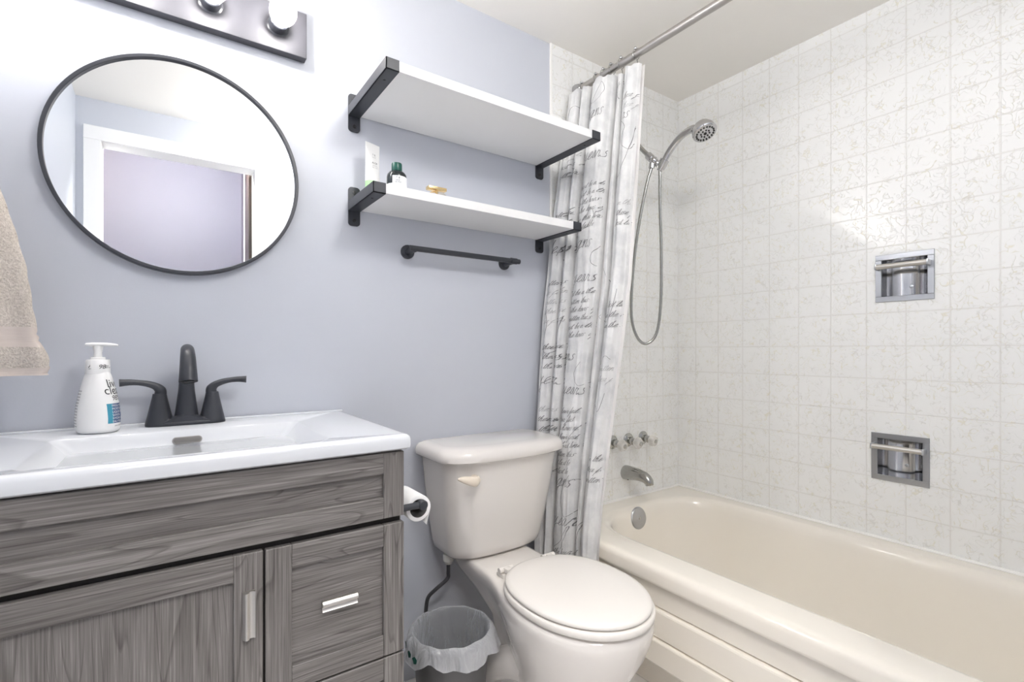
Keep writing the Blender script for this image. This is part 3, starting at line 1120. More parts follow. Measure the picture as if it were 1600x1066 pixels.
# gold hair clip
gx, gy = 0.640, 1.275
gc = Thing('hair_clip', 'small gold bar clip lying near the front of the lower shelf', 'hair clip', (gx, gy, SZ))
bm = bmesh.new()
box(bm, (gx - 0.030, gy - 0.010, SZ + 0.026), (gx + 0.026, gy + 0.012, SZ + 0.0355), 0.0015)
gc.part('bar', bm, M['gold'])
bm = bmesh.new()
tube(bm, [(gx - 0.002, gy, SZ + 0.027), (gx - 0.001, gy, SZ + 0.018), (gx + 0.002, gy, SZ + 0.006)], [0.0045, 0.003, 0.005], 10)
gc.part('spring', bm, M['gold'])
for sg in (-1, 1):
    bm = bmesh.new()
    tube(bm, spline([(gx + sg * 0.004, gy, SZ + 0.022), (gx + sg * 0.020, gy - 0.002, SZ + 0.018), (gx + sg * 0.032, gy - 0.003, SZ + 0.0045), (gx + sg * 0.024, gy - 0.003, SZ + 0.0015)], 5), (0.0016, 0.006), 10)
    gc.part('jaw', bm, M['gold'] if sg < 0 else M['crystal'])

# ------------------------------------------------------------------ black towel bar
bar = Thing('towel_bar', 'short matte black towel bar below the shelves, empty', 'towel bar', (0.80, D, 1.321))
yb = D - 0.060
bm = bmesh.new()
tube(bm, [(0.598, yb, 1.3225), (1.000, yb, 1.3225)], 0.0085, 20)
bar.part('rail', bm, M['black'])
for k, px in enumerate((0.6155, 0.9755)):
    bm = bmesh.new()
    lathe(bm, [(0.0215, 0.0), (0.0215, 0.006), (0.0195, 0.0085), (0.0105, 0.009), (0.0095, 0.052), (0.0095, 0.060)], (px, D, 1.3215), (0, -1, 0), 32)
    if k:
        tube(bm, [(px - 0.012, yb, 1.3225), (px + 0.012, yb, 1.3225)], 0.0104, 20)
    bar.part('post', bm, M['black'])

# ------------------------------------------------------------------ toilet paper holder and roll
rx_, rcz = 0.470, 0.664
py_ = 1.014
hp = Thing('paper_holder', 'black toilet paper holder on the side of the vanity', 'paper holder', (VX1, py_, rcz))
bm = bmesh.new()
lathe(bm, [(0.018, 0.0), (0.018, 0.004), (0.0085, 0.006)], (VX1 + 0.001, py_, rcz + 0.0115), (1, 0, 0), 24)
hp.part('rosette', bm, M['black'])
bm = bmesh.new()
bz_ = rcz + 0.0115
tube(bm, spline([(VX1 + 0.004, py_, bz_), (rx_ - 0.016, py_, bz_), (rx_ - 0.003, py_ + 0.001, bz_), (rx_ + 0.002, py_ + 0.010, bz_), (rx_ + 0.002, py_ + 0.03, bz_), (rx_ + 0.002, py_ + 0.115, bz_)], 5), 0.0075, 16)
lathe(bm, [(0.0095, -0.004), (0.0110, -0.002), (0.0110, 0.009), (0.009, 0.011)], (rx_ + 0.002, py_ + 0.002, bz_), (0, -1, 0), 20)
hp.part('arm', bm, M['black'])
rol = Thing('toilet_roll', 'nearly used white toilet paper roll on the holder beside the vanity', 'toilet roll', (rx_, 1.07, rcz))
y0_, y1_ = py_ + 0.014, py_ + 0.108
bm = bmesh.new()
lathe(bm, [(0.0205, y0_), (0.0285, y0_), (0.0295, y0_ + 0.001), (0.0295, y1_ - 0.001), (0.0285, y1_), (0.0205, y1_)], (rx_, 0, rcz), (0, 1, 0), 40, False)
tail = []
for k in range(10):
    a_ = math.radians(20 - k * 5)
    tail.append([V(rx_ + 0.0302 * math.cos(a_), y_, rcz + 0.0302 * math.sin(a_)) for y_ in (y0_ + 0.001, y1_ - 0.001)])
p0 = tail[-1]
for k in range(1, 4):
    tail.append([V(p0[0].x - 0.003 * k, y0_ + 0.001 - 0.001 * k, p0[0].z - 0.009 * k), V(p0[1].x - 0.003 * k, y1_ - 0.001, p0[1].z - 0.005 * k)])
loft(bm, tail, False, False, False)
rol.part('paper', bm, M['paper'], angle=50)
bm = bmesh.new()
lathe(bm, [(0.0205, y0_ - 0.001), (0.0205, y1_ + 0.0005), (0.0195, y1_ + 0.0005), (0.0195, y0_ - 0.001)], (rx_, 0, rcz), (0, 1, 0), 32, False)
rol.part('core', bm, M['cardboard'], label='grey cardboard core')

# ------------------------------------------------------------------ toilet
TCX = 0.847
TKX = 0.857
toi = Thing('toilet', 'biscuit-coloured toilet with its lid closed, between vanity and tub', 'toilet', (TCX, 1.05, 0))


def tank_ring(hx, yf, yb_, z, bow, r, n=32, cx=0.857):
    """plan of the tank: straight back, bowed front with big front corners"""
    pts = []
    for k in range(n + 1):                       # front, left to right
        t_ = -1 + 2 * k / n
        pts.append(V(cx + hx * math.sin(t_ * PI / 2) * 1.0, yf + bow * (1 - math.cos(t_ * PI / 2)) ** 1.3, z))
    rb = r
    for k in range(5):
        a_ = k / 4 * PI / 2
        pts.append(V(cx + hx - rb + rb * math.cos(a_), yb_ - rb + rb * math.sin(a_), z))
    for k in range(5):
        a_ = PI / 2 + k / 4 * PI / 2
        pts.append(V(cx - hx + rb + rb * math.cos(a_), yb_ - rb + rb * math.sin(a_), z))
    return pts


bm = bmesh.new()
tk = [(0.398, 0.145, 1.275, 0.05), (0.401, 0.157, 1.250, 0.065), (0.410, 0.165, 1.240, 0.07), (0.43, 0.170, 1.235, 0.07), (0.50, 0.181, 1.222, 0.072), (0.60, 0.1945, 1.206, 0.075), (0.69, 0.2045, 1.193, 0.078), (0.706, 0.2055, 1.192, 0.078)]
loft(bm, [tank_ring(hx, yf, D - 0.012, z, bow, 0.02) for z, hx, yf, bow in tk])
tank = toi.part('tank', bm, M['biscuit'], angle=50)
bm = bmesh.new()
ld = [(0.700, 0.2165, 1.182, 0.082), (0.7005, 0.222, 1.176, 0.085), (0.704, 0.225, 1.172, 0.086), (0.716, 0.225, 1.172, 0.086), (0.726, 0.2225, 1.175, 0.085), (0.735, 0.215, 1.184, 0.08), (0.7395, 0.203, 1.198, 0.075), (0.7415, 0.190, 1.22, 0.07)]
loft(bm, [tank_ring(hx, yf, D - 0.006 - (0.225 - hx) * 0.5, z, bow, 0.02) for z, hx, yf, bow in ld])
toi.part('tank_lid', bm, M['biscuit'], angle=50)
# flush lever
bm = bmesh.new()
lx, ly, lz = 0.697, 1.212, 0.653
pth = spline([(lx + 0.030, ly - 0.020, lz + 0.001), (lx + 0.018, ly - 0.027, lz - 0.001), (lx, ly - 0.031, lz + 0.004), (lx - 0.022, ly - 0.027, lz + 0.010), (lx - 0.036, ly - 0.021, lz + 0.012)], 6)
m_ = len(pth)
tube(bm, pth, [(interp([(0, 0.0125), (0.25, 0.0150), (0.55, 0.0125), (0.85, 0.007), (1, 0.003)], i / (m_ - 1)), interp([(0, 0.006), (0.4, 0.008), (1, 0.005)], i / (m_ - 1))) for i in range(m_)], 16, up=(0, 0, 1))
lathe(bm, [(0.0125, 0.0), (0.0125, 0.018), (0.010, 0.026)], (lx + 0.026, ly + 0.004, lz), (0, -1, 0), 24)
toi.part('flush_lever', bm, M['lever'], tank, 'cream flush lever', angle=60)


# bowl
def bowl_ring(yf, yc, ybk, a_, rear, z, n=26, sq=2.0, shoulder=None):
    """half widths from the front (yf) to the back (ybk)"""
    sh = shoulder or (yc + 0.25)
    R = []
    for k in range(n + 1):
        t_ = k / n
        y = yf + (ybk - yf) * (1 - math.cos(PI * t_)) / 2
        if y <= yc:
            w = a_ * max(0.0, 1 - ((yc - y) / (yc - yf)) ** 2) ** (1 / sq)
        elif y < sh:
            q = (y - yc) / (sh - yc)
            q = q * q * (3 - 2 * q)
            w = a_ + (rear - a_) * q
        else:
            w = rear
        if y > ybk - 0.02:
            q = (y - (ybk - 0.02)) / 0.02
            w *= max(0.02, math.sqrt(max(0, 1 - q * q * 0.97)))
        R.append((max(w, 0.001), y))
    pts = [V(TCX + w, y, z) for w, y in R] + [V(TCX - w, y, z) for w, y in reversed(R)]
    return pts


bm = bmesh.new()
secs = [(0.795, 0.93, 1.30, 0.112, 0.115, 0.0, 1.1), (0.800, 0.935, 1.30, 0.110, 0.113, 0.018, 1.1), (0.835, 0.95, 1.29, 0.092, 0.105, 0.05, 1.1), (0.845, 0.955, 1.27, 0.088, 0.108, 0.10, 1.1),
        (0.835, 0.955, 1.24, 0.098, 0.100, 0.15, 1.12), (0.800, 0.945, 1.20, 0.122, 0.070, 0.205, 1.16), (0.765, 0.935, 1.22, 0.142, 0.070, 0.26, 1.18), (0.737, 0.925, 1.30, 0.156, 0.080, 0.31, 1.20),
        (0.722, 0.92, 1.37, 0.164, 0.098, 0.35, 1.21), (0.717, 0.92, 1.385, 0.166, 0.105, 0.372, 1.21), (0.718, 0.92, 1.385, 0.166, 0.106, 0.386, 1.21), (0.724, 0.92, 1.382, 0.160, 0.102, 0.3945, 1.21), (0.74, 0.92, 1.37, 0.145, 0.092, 0.397, 1.2)]
loft(bm, [bowl_ring(yf, yc, yb_, a_, re, z, shoulder=sh) for yf, yc, yb_, a_, re, z, sh in secs])
bowl = toi.part('bowl', bm, M['biscuit'], angle=60)
bm = bmesh.new()                                     # trapway bulge on both sides of the foot
for sg in (-1, 1):
    tube(bm, spline([(TCX + sg * 0.065, 1.00, 0.20), (TCX + sg * 0.082, 1.08, 0.185), (TCX + sg * 0.085, 1.16, 0.135), (TCX + sg * 0.082, 1.22, 0.07), (TCX + sg * 0.076, 1.24, 0.0)], 6), 0.042, 18)
toi.part('trapway', bm, M['biscuit'], bowl, angle=60)
for sg in (-1, 1):
    bm = bmesh.new()
    lathe(bm, [(0.016, 0.0), (0.016, 0.008), (0.011, 0.018), (0.0, 0.021)], (TCX + sg * 0.104, 1.02, 0.018), n=20)
    toi.part('bolt_cap', bm, M['biscuit_seat'], bowl)


def seat_ring(yf, ybk, a_, z, yc=0.915, e=2.0, n=30):
    R = []
    for k in range(n + 1):
        t_ = k / n
        y = yf + (ybk - yf) * (1 - math.cos(PI * t_)) / 2
        if y <= yc:
            w = a_ * max(0.0, 1 - ((yc - y) / (yc - yf)) ** 2) ** (1 / e)
        else:
            w = a_ * max(0.0, 1 - ((y - yc) / (ybk - yc)) ** 2.6) ** (1 / 2.3)
        R.append((max(w, 0.001), y))
    return [V(TCX + w, y, z) for w, y in R] + [V(TCX - w, y, z) for w, y in reversed(R)]


bm = bmesh.new()
st = [(0.7165, 1.105, 0.158, 0.399), (0.7125, 1.108, 0.162, 0.402), (0.7115, 1.109, 0.163, 0.408), (0.7125, 1.108, 0.162, 0.4145), (0.7165, 1.105, 0.158, 0.417)]
loft(bm, [seat_ring(*s_) for s_ in st])
toi.part('seat', bm, M['biscuit_seat'], angle=60)
bm = bmesh.new()
st = [(0.721, 1.108, 0.154, 0.4195), (0.7185, 1.110, 0.1565, 0.421), (0.7185, 1.110, 0.1565, 0.426), (0.7215, 1.108, 0.1535, 0.4295), (0.735, 1.10, 0.142, 0.4325), (0.78, 1.06, 0.10, 0.435), (0.86, 0.99, 0.04, 0.436)]
loft(bm, [seat_ring(*s_) for s_ in st])
toi.part('seat_lid', bm, M['biscuit_seat'], angle=60)
for sg in (-1, 1):
    hx = TCX + sg * 0.075
    bm = bmesh.new()
    box(bm, (hx - 0.018, 1.108, 0.396), (hx + 0.018, 1.142, 0.408), 0.003)
    tube(bm, [(hx - 0.022, 1.122, 0.416), (hx + 0.022, 1.122, 0.416)], 0.0075, 14)
    box(bm, (hx - 0.010, 1.098, 0.410), (hx + 0.010, 1.120, 0.424), 0.003)
    toi.part('hinge', bm, M['biscuit_seat'])
# supply line
bm = bmesh.new()
lathe(bm, [(0.015, 0.0), (0.016, 0.003), (0.016, 0.020), (0.013, 0.024), (0.010, 0.03)], (0.708, 1.335, 0.402), (0, 0, -1), 14)
toi.part('coupling_nut', bm, M['nut'], tank, 'grey plastic coupling nut')
bm = bmesh.new()
tube(bm, spline([(0.708, 1.335, 0.375), (0.708, 1.336, 0.345), (0.705, 1.338, 0.325), (0.672, 1.350, 0.297), (0.655, 1.362, 0.275), (0.652, 1.372, 0.24), (0.655, 1.385, 0.17), (0.662, 1.395, 0.145)], 7), 0.0058, 12)
toi.part('supply_hose', bm, M['hose'], tank, 'dark flexible water hose')
bm = bmesh.new()
lathe(bm, [(0.022, 0), (0.022, 0.003), (0.010, 0.006), (0.010, 0.045), (0.013, 0.046), (0.013, 0.06), (0.0, 0.06)], (0.664, D, 0.14), (0, -1, 0), 18)
toi.part('stop_valve', bm, M['chrome'], tank)

# ------------------------------------------------------------------ waste bin and bag
WX, WY, WZ = 0.624, 1.160, 0.287
bn = Thing('waste_bin', 'small grey plastic waste bin between vanity and toilet', 'bin', (WX, WY, 0))
bm = bmesh.new()
lathe(bm, [(0.078, 0.0), (0.080, 0.003), (0.1015, WZ - 0.01), (0.104, WZ - 0.008), (0.104, WZ), (0.1005, WZ), (0.0985, WZ - 0.01), (0.077, 0.006), (0.0, 0.006)], (WX, WY, 0), n=56, cap=False)
bn.part('pail', bm, M['bin'], angle=40)
bag = Thing('bin_bag', 'clear plastic bag lining the grey waste bin, folded over its rim', 'plastic bag', (WX, WY, WZ))
bm = bmesh.new()
N = 96


def bagpt(k, r, z, amp):
    a_ = 2 * PI * k / N
    w = amp * (0.5 * math.sin(a_ * 7 + 1.2) + 0.35 * math.sin(a_ * 13 + 0.4) + 0.25 * math.sin(a_ * 23))
    return V(WX + (r + w) * math.cos(a_), WY + (r + w) * math.sin(a_), z)


rg = []
for z_, r_, am in ((0.03, 0.070, 0.004), (0.08, 0.078, 0.004), (0.14, 0.083, 0.004), (0.20, 0.088, 0.0035), (0.25, 0.093, 0.003), (0.279, 0.0975, 0.0012), (0.288, 0.0995, 0.001), (0.2905, 0.1030, 0.001)):
    rg.append([bagpt(k, r_ - (0.5 * am), z_ + 0.0015 * math.sin(k * 0.7), am) for k in range(N)])
loft(bm, rg, True, False, True, 0)
rg2 = [rg[-1]]
for j, q in enumerate((0.15, 0.35, 0.6, 0.8, 1.0)):
    ring = []
    for k in range(N):
        a_ = 2 * PI * k / N
        tri = lambda t_: 2 * abs(2 * ((t_ / (2 * PI)) % 1.0) - 1) - 1
        ln = 0.052 + 0.008 * math.sin(a_ * 2 + 2.2) + 0.012 * tri(a_ * 4 + 0.6) + 0.006 * tri(a_ * 9 + 1)
        fl = 0.006 + 0.010 * q + (0.012 * q * max(0, math.cos(a_ - 0.1)) if True else 0)
        p = bagpt(k, 0.1045 + fl + 0.003 * q * tri(a_ * 15 + 2 * q), 0, 0.005 * q)
        p.z = 0.2905 - ln * q
        ring.append(p)
    rg2.append(ring)
loft(bm, rg2, False, False, True, 1)
bgo = bag.part('film', bm, [M['film'], M['film2']], angle=60)
bm = bmesh.new()                                   # green print on the film
for (ak, zz, poly) in ((2.95, 0.262, 0), (2.75, 0.235, 1), (3.35, 0.245, 2), (3.15, 0.25, 0)):
    pts = [(0, 0), (0.010, 0.004), (0.012, 0.014), (0.004, 0.020), (-0.006, 0.012), (-0.002, 0.006)] if poly != 1 else [(0, 0), (0.008, -0.003), (0.012, 0.004), (0.004, 0.008)]
    vs = []
    for dx, dz_ in pts:
        aa = ak + dx / 0.11
        vs.append(bm.verts.new(V(WX + 0.1215 * math.cos(aa), WY + 0.1215 * math.sin(aa), zz + dz_)))
    bm.faces.new(vs)
bag.part('green_print', bm, M['green_cap'], bgo, 'small dark green printed marks', smooth=False)

# ------------------------------------------------------------------ shower rod and rings
RX, RZ = 1.315, 2.026
rod = Thing('curtain_rod', 'metal shower curtain rod running from the back wall towards the doorway', 'curtain rod', (RX, 0.65, RZ))
bm = bmesh.new()
tube(bm, [(RX, D - 0.02, RZ), (RX, YF + 0.015, RZ - 0.004)], 0.0128, 24)
rod.part('rail', bm, M['rod'])
for y_, dr_ in ((D - 0.006, -1), (YF, 1)):
    bm = bmesh.new()
    lathe(bm, [(0.024, 0), (0.024, 0.006), (0.017, 0.032), (0.015, 0.034)], (RX, y_, RZ), (0, dr_, 0), 24)
    rod.part('flange', bm, M['grey_plastic'])

# ------------------------------------------------------------------ shower curtain
ZT, ZB = 1.988, 0.10


def ax_(z):
    return interp([(0.0, 1.092), (0.69, 1.100), (1.13, 1.132), (1.535, 1.185), (1.98, 1.262), (2.1, 1.27)], z)


def bx_(z):
    return interp([(0.0, 1.118), (0.40, 1.128), (0.53, 1.140), (1.25, 1.245), (2.0, 1.318), (2.1, 1.318)], z)


def by_(z):
    return interp([(0.0, 1.150), (0.5, 1.135), (1.25, 1.108), (2.0, 1.112), (2.1, 1.112)], z)


# fold profile along the cloth: (position along the curtain, push out from the mean line)
FOLD = [(0.0, 0.0), (0.05, 0.35), (0.11, 0.75), (0.155, 0.60), (0.185, -0.5), (0.205, -0.9), (0.225, -0.4), (0.25, 0.55), (0.285, 0.80), (0.305, 0.2), (0.325, -1.0), (0.345, -1.1),
        (0.365, -0.3), (0.40, 0.55), (0.47, 0.85), (0.55, 0.92), (0.615, 0.75), (0.645, 0.0), (0.665, -1.1), (0.69, -1.0), (0.705, -0.5), (0.73, 0.15), (0.765, 0.2), (0.785, -0.6), (0.80, -1.0), (0.815, -0.3),
        (0.84, 0.55), (0.90, 0.95), (0.95, 0.75), (0.985, 0.1), (1.0, -0.5)]


def smooth_interp(keys, t):
    for i in range(len(keys) - 1):
        if t <= keys[i + 1][0]:
            t0, v0 = keys[i]
            t1, v1 = keys[i + 1]
            q = (t - t0) / (t1 - t0)
            q = q * q * (3 - 2 * q)
            return v0 + (v1 - v0) * q
    return keys[-1][1]


def curtain(s, z, off=0.0):
    A = V(ax_(z), D - 0.022, 0)
    Bp = V(bx_(z), by_(z), 0)
    d = Bp - A
    L = d.length
    d.normalize()
    n = V(d.y, -d.x, 0)
    if n.x > 0:
        n = -n
    dz_ = (z - 1.0)
    sw = s + 0.010 * math.sin(z * 3.1 + s * 9) * s * (1 - s) * 4 * 0.6
    f = smooth_interp(FOLD, min(1, max(0, sw)))
    amp = 0.027 + 0.004 * math.sin(z * 2.3 + s * 6)
    env = min(1, s / 0.08)
    wr = 0.0016 * math.sin(z * 21 + s * 30) * math.sin(s * 47 + z * 3)
    # sideways bulge of the folds so that the creases undercut
    side = 0.006 * math.sin(2 * PI * s * 6 + 0.7)
    p = A + d * (L * s + side * env * (1 - s)) + n * (f * amp * env + wr + off)
    return V(p.x, p.y, z)


def cnormal(s, z):
    e = 0.002
    a_ = curtain(min(1, s + e), z) - curtain(max(0, s - e), z)
    b_ = curtain(s, z + 0.004) - curtain(s, z - 0.004)
    n = a_.cross(b_)
    n.normalize()
    if n.x > 0:
        n = -n
    return n


NS, NZ = 260, 110


def top_z(s):
    hooks = 6.0
    return ZT - 0.014 * (0.5 - 0.5 * math.cos(2 * PI * s * hooks)) * 0.8 + 0.004


bm = bmesh.new()
rows = []
for j in range(NZ + 1):
    row = []
    for i in range(NS + 1):
        s = i / NS
        z = ZB + (top_z(s) - ZB) * j / NZ
        row.append(curtain(s, z))
    rows.append(row)
loft(bm, rows, False, False, False, 0)

# handwriting: pen strokes per letter, unit = x-height
LET = {
    'a': (0.95, [[(0.58, 0.85), (0.38, 1.0), (0.1, 0.6), (0.12, 0.1), (0.35, 0.1), (0.6, 0.95), (0.58, 0.25), (0.72, 0.0), (0.97, 0.25)]]),
    'b': (0.9, [[(0, 0.1), (0.35, 1.3), (0.3, 2.0), (0.15, 1.4), (0.12, 0.2), (0.35, 0.0), (0.58, 0.5), (0.42, 0.9), (0.9, 0.8)]]),
    'd': (1.0, [[(0.58, 0.85), (0.38, 1.0), (0.1, 0.6), (0.12, 0.1), (0.35, 0.1), (0.6, 0.9), (0.75, 2.0), (0.6, 0.3), (0.75, 0.0), (1.0, 0.25)]]),
    'e': (0.75, [[(0, 0.1), (0.3, 0.4), (0.52, 0.8), (0.38, 1.0), (0.15, 0.6), (0.18, 0.12), (0.4, 0.0), (0.78, 0.3)]]),
    'f': (0.8, [[(0, 0.1), (0.4, 1.2), (0.55, 2.0), (0.35, 1.9), (0.25, 0.5), (0.1, -0.9), (0.0, -1.2), (0.15, -0.3), (0.8, 0.2)]]),
    'g': (1.0, [[(0.58, 0.85), (0.38, 1.0), (0.1, 0.6), (0.12, 0.1), (0.35, 0.1), (0.62, 1.0), (0.5, -0.5), (0.15, -1.25), (-0.15, -0.9), (0.4, -0.25), (1.0, 0.2)]]),
    'h': (1.0, [[(0, 0.1), (0.35, 1.3), (0.32, 2.0), (0.15, 1.4), (0.1, 0.0), (0.2, 0.6), (0.48, 1.0), (0.58, 0.6), (0.58, 0.15), (0.72, 0.0), (1.0, 0.25)]]),
    'i': (0.6, [[(0, 0.1), (0.22, 0.95), (0.2, 0.2), (0.35, 0.0), (0.62, 0.25)], [(0.34, 1.45), (0.40, 1.55)]]),
    'l': (0.6, [[(0, 0.1), (0.35, 1.3), (0.32, 2.0), (0.15, 1.4), (0.15, 0.2), (0.32, 0.0), (0.62, 0.25)]]),
    'm': (1.4, [[(0, 0.6), (0.12, 1.0), (0.12, 0.0), (0.25, 0.7), (0.45, 1.0), (0.52, 0.6), (0.5, 0.0), (0.65, 0.7), (0.85, 1.0), (0.95, 0.6), (0.95, 0.15), (1.1, 0.0), (1.4, 0.25)]]),
    'n': (1.0, [[(0, 0.6), (0.12, 1.0), (0.12, 0.0), (0.25, 0.7), (0.48, 1.0), (0.58, 0.6), (0.58, 0.15), (0.72, 0.0), (1.0, 0.25)]]),
    'o': (0.85, [[(0.4, 1.0), (0.1, 0.6), (0.12, 0.1), (0.35, 0.0), (0.58, 0.5), (0.42, 0.98), (0.55, 0.8), (0.88, 0.8)]]),
    'r': (0.8, [[(0, 0.1), (0.22, 1.0), (0.3, 0.82), (0.55, 0.85), (0.5, 0.3), (0.62, 0.0), (0.82, 0.25)]]),
    's': (0.72, [[(0.60, 0.86), (0.42, 1.0), (0.22, 0.86), (0.26, 0.62), (0.46, 0.40), (0.44, 0.10), (0.22, 0.0), (0.02, 0.12)]]),
    't': (0.7, [[(0, 0.1), (0.35, 1.7), (0.22, 0.3), (0.38, 0.0), (0.72, 0.3)], [(0.0, 1.2), (0.7, 1.35)]]),
    'u': (1.0, [[(0, 0.5), (0.15, 1.0), (0.12, 0.2), (0.3, 0.0), (0.55, 0.6), (0.62, 1.0), (0.6, 0.2), (0.75, 0.0), (1.0, 0.25)]]),
    'v': (0.9, [[(0, 0.7), (0.15, 1.0), (0.2, 0.1), (0.32, 0.0), (0.55, 0.9), (0.9, 0.85)]]),
    'w': (1.2, [[(0, 0.7), (0.15, 1.0), (0.15, 0.1), (0.3, 0.0), (0.5, 0.9), (0.5, 0.1), (0.65, 0.0), (0.85, 0.95), (1.2, 0.85)]]),
    'y': (1.0, [[(0, 0.6), (0.15, 1.0), (0.15, 0.3), (0.32, 0.05), (0.6, 0.6), (0.66, 1.0), (0.5, -0.5), (0.15, -1.25), (-0.15, -0.9), (0.4, -0.25), (1.0, 0.2)]]),
    'D': (1.7, [[(0.5, 1.9), (0.35, 0.2), (0.1, 0.05), (0.6, 0.0), (1.3, 0.6), (1.2, 1.7), (0.5, 2.1), (-0.1, 1.6), (0.2, 1.3)]]),
    'L': (1.3, [[(0.9, 1.8), (0.6, 2.1), (0.4, 1.2), (0.2, 0.1), (-0.1, 0.1), (0.4, 0.0), (1.3, 0.2)]]),
}
CW = 0.285 * 1.0          # one unit of s is about this much width as seen


def local_speed(z):
    return (V(bx_(z), by_(z), 0) - V(ax_(z), D - 0.022, 0)).length


def write(bm, text, s0, z0, xh, pen, mi=1, slant=0.55, rise=0.0):
    W = local_speed(z0)
    x = 0.0
    for ch in text:
        if ch == ' ':
            x += 0.6 * xh
            continue
        adv, strokes = LET[ch]
        for st_ in strokes:
            pts = spline([(px, py, 0) for px, py in st_], 5)
            L2 = [(x + p.x * xh * 0.78 + p.y * xh * slant * 0.8, p.y * xh + rise * x) for p in pts]
            ribbon(bm, [(s0 + a_ / W, z0 + b_) for a_, b_ in L2], pen, mi)
        x += adv * xh * 0.78
    return x


def ribbon(bm, sz, pen, mi):
    """thin inked line lying on the cloth"""
    W = 0.30
    prev = None
    for i, (s, z) in enumerate(sz):
        a_ = sz[max(0, i - 1)]
        b_ = sz[min(len(sz) - 1, i + 1)]
        tx, tz_ = (b_[0] - a_[0]) * W, b_[1] - a_[1]
        ln = math.hypot(tx, tz_) or 1
        thick = pen * (0.55 + 0.45 * abs(tz_) / ln)
        nx, nz_ = -tz_ / ln * thick / 2, tx / ln * thick / 2
        if not (0.003 < s < 0.997 and ZB + 0.01 < z < ZT - 0.02):
            prev = None
            continue
        cur = []
        for sg in (1, -1):
            ss, zz = s + sg * nx / W, z + sg * nz_
            ss = min(0.999, max(0.001, ss))
            cur.append(bm.verts.new(curtain(ss, zz, 0.0) + cnormal(ss, zz) * 0.0011))
        if prev:
            bm.faces.new((prev[0], prev[1], cur[1], cur[0])).material_index = mi
        prev = cur


LINES = ['in their first', 'must be in the', 'these first lines', 'best last be', 'in the hours of', 'written thus']
rw = random.Random(3)
# large words (s, z, text)
for s0, z0, txt, xh in ((0.385, 1.845, 'igns', 0.025), (0.385, 1.690, 'years', 0.0255), (0.32, 1.375, 'signs', 0.0265), (0.385, 1.255, 'years', 0.0250), (0.845, 1.800, 'rs', 0.022), (0.03, 1.37, 'designs', 0.024),
                        (0.27, 0.985, 'signs', 0.022), (0.385, 0.87, 'years', 0.024), (0.05, 0.90, 'years', 0.026), (0.33, 0.56, 'signs', 0.026), (0.40, 0.43, 'years', 0.026)):
    write(bm, txt, s0, z0, xh, 0.0019, 1, 0.40)
# blocks of small lines
for zb0, n_l, x0 in ((1.585, 6, 0.36), (1.205, 6, 0.34), (0.80, 8, 0.30), (0.33, 6, 0.35)):
    for k in range(n_l):
        write(bm, rw.choice(LINES), x0 + rw.uniform(-0.02, 0.04), zb0 - 0.029 * k, 0.0105, 0.0011, 1, 0.62, 0.10)
for zb0, n_l, x0 in ((1.75, 4, 0.02), (1.50, 3, 0.03), (1.25, 5, 0.01), (1.02, 3, 0.02), (0.80, 4, 0.02), (1.50, 3, 0.84), (1.16, 3, 0.83), (0.95, 2, 0.82), (0.66, 3, 0.82), (1.87, 2, 0.83)):
    for k in range(n_l):
        write(bm, rw.choice(LINES), x0 + rw.uniform(0, 0.03), zb0 - 0.034 * k, 0.0105, 0.0011, 2 if rw.random() < 0.55 else 1, 0.62, 0.08)
# long flourishes
for pts in ([(0.34, 1.93), (0.45, 1.90), (0.60, 1.93), (0.55, 1.965), (0.45, 1.91), (0.38, 1.84), (0.33, 1.78)],
            [(0.70, 1.92), (0.80, 1.95), (0.85, 1.91), (0.78, 1.885), (0.72, 1.93), (0.82, 1.97)],
            [(0.99, 1.77), (0.96, 1.70), (0.88, 1.62), (0.80, 1.59)],
            [(0.83, 1.80), (0.90, 1.77), (0.86, 1.72), (0.95, 1.69), (0.99, 1.71)],
            [(0.10, 1.46), (0.18, 1.43), (0.30, 1.47), (0.34, 1.53), (0.28, 1.52), (0.20, 1.42), (0.14, 1.36)],
            [(0.36, 1.45), (0.48, 1.44), (0.60, 1.475), (0.55, 1.51), (0.45, 1.46), (0.38, 1.41)],
            [(0.66, 1.38), (0.60, 1.34), (0.63, 1.31), (0.72, 1.30), (0.80, 1.24), (0.82, 1.16), (0.74, 1.13)],
            [(0.94, 1.22), (0.90, 1.13), (0.82, 1.11), (0.75, 1.13)],
            [(0.05, 1.20), (0.12, 1.12), (0.09, 1.03), (0.16, 1.01), (0.26, 1.07), (0.30, 1.14)],
            [(0.36, 1.12), (0.42, 1.06), (0.36, 1.00), (0.30, 0.96)],
            [(0.60, 0.98), (0.52, 0.94), (0.60, 0.90), (0.70, 0.92)],
            [(0.84, 0.97), (0.90, 1.0), (0.96, 0.99)],
            [(0.60, 0.60), (0.52, 0.56), (0.50, 0.50), (0.58, 0.46), (0.68, 0.50), (0.66, 0.58), (0.58, 0.58)],
            [(0.50, 0.25), (0.60, 0.30), (0.70, 0.36), (0.78, 0.45), (0.72, 0.42)],
            [(0.35, 0.33), (0.50, 0.37), (0.62, 0.43), (0.60, 0.40), (0.52, 0.35)],
            [(0.80, 0.86), (0.90, 0.82), (0.95, 0.88)], [(0.06, 1.78), (0.14, 1.82), (0.20, 1.90), (0.12, 1.92), (0.08, 1.83)]):
    ribbon(bm, [(p.x, p.y) for p in spline([(a_, b_, 0) for a_, b_ in pts], 10)], 0.0014, 1)
cur = finish('shower_curtain', bm, [M['cloth'], M['grey_ink'], M['pale_ink']], (1.25, 1.25, ZB), None, True, 80)
tag(cur, 'light grey shower curtain printed with handwriting, bunched against the back wall', 'shower curtain')

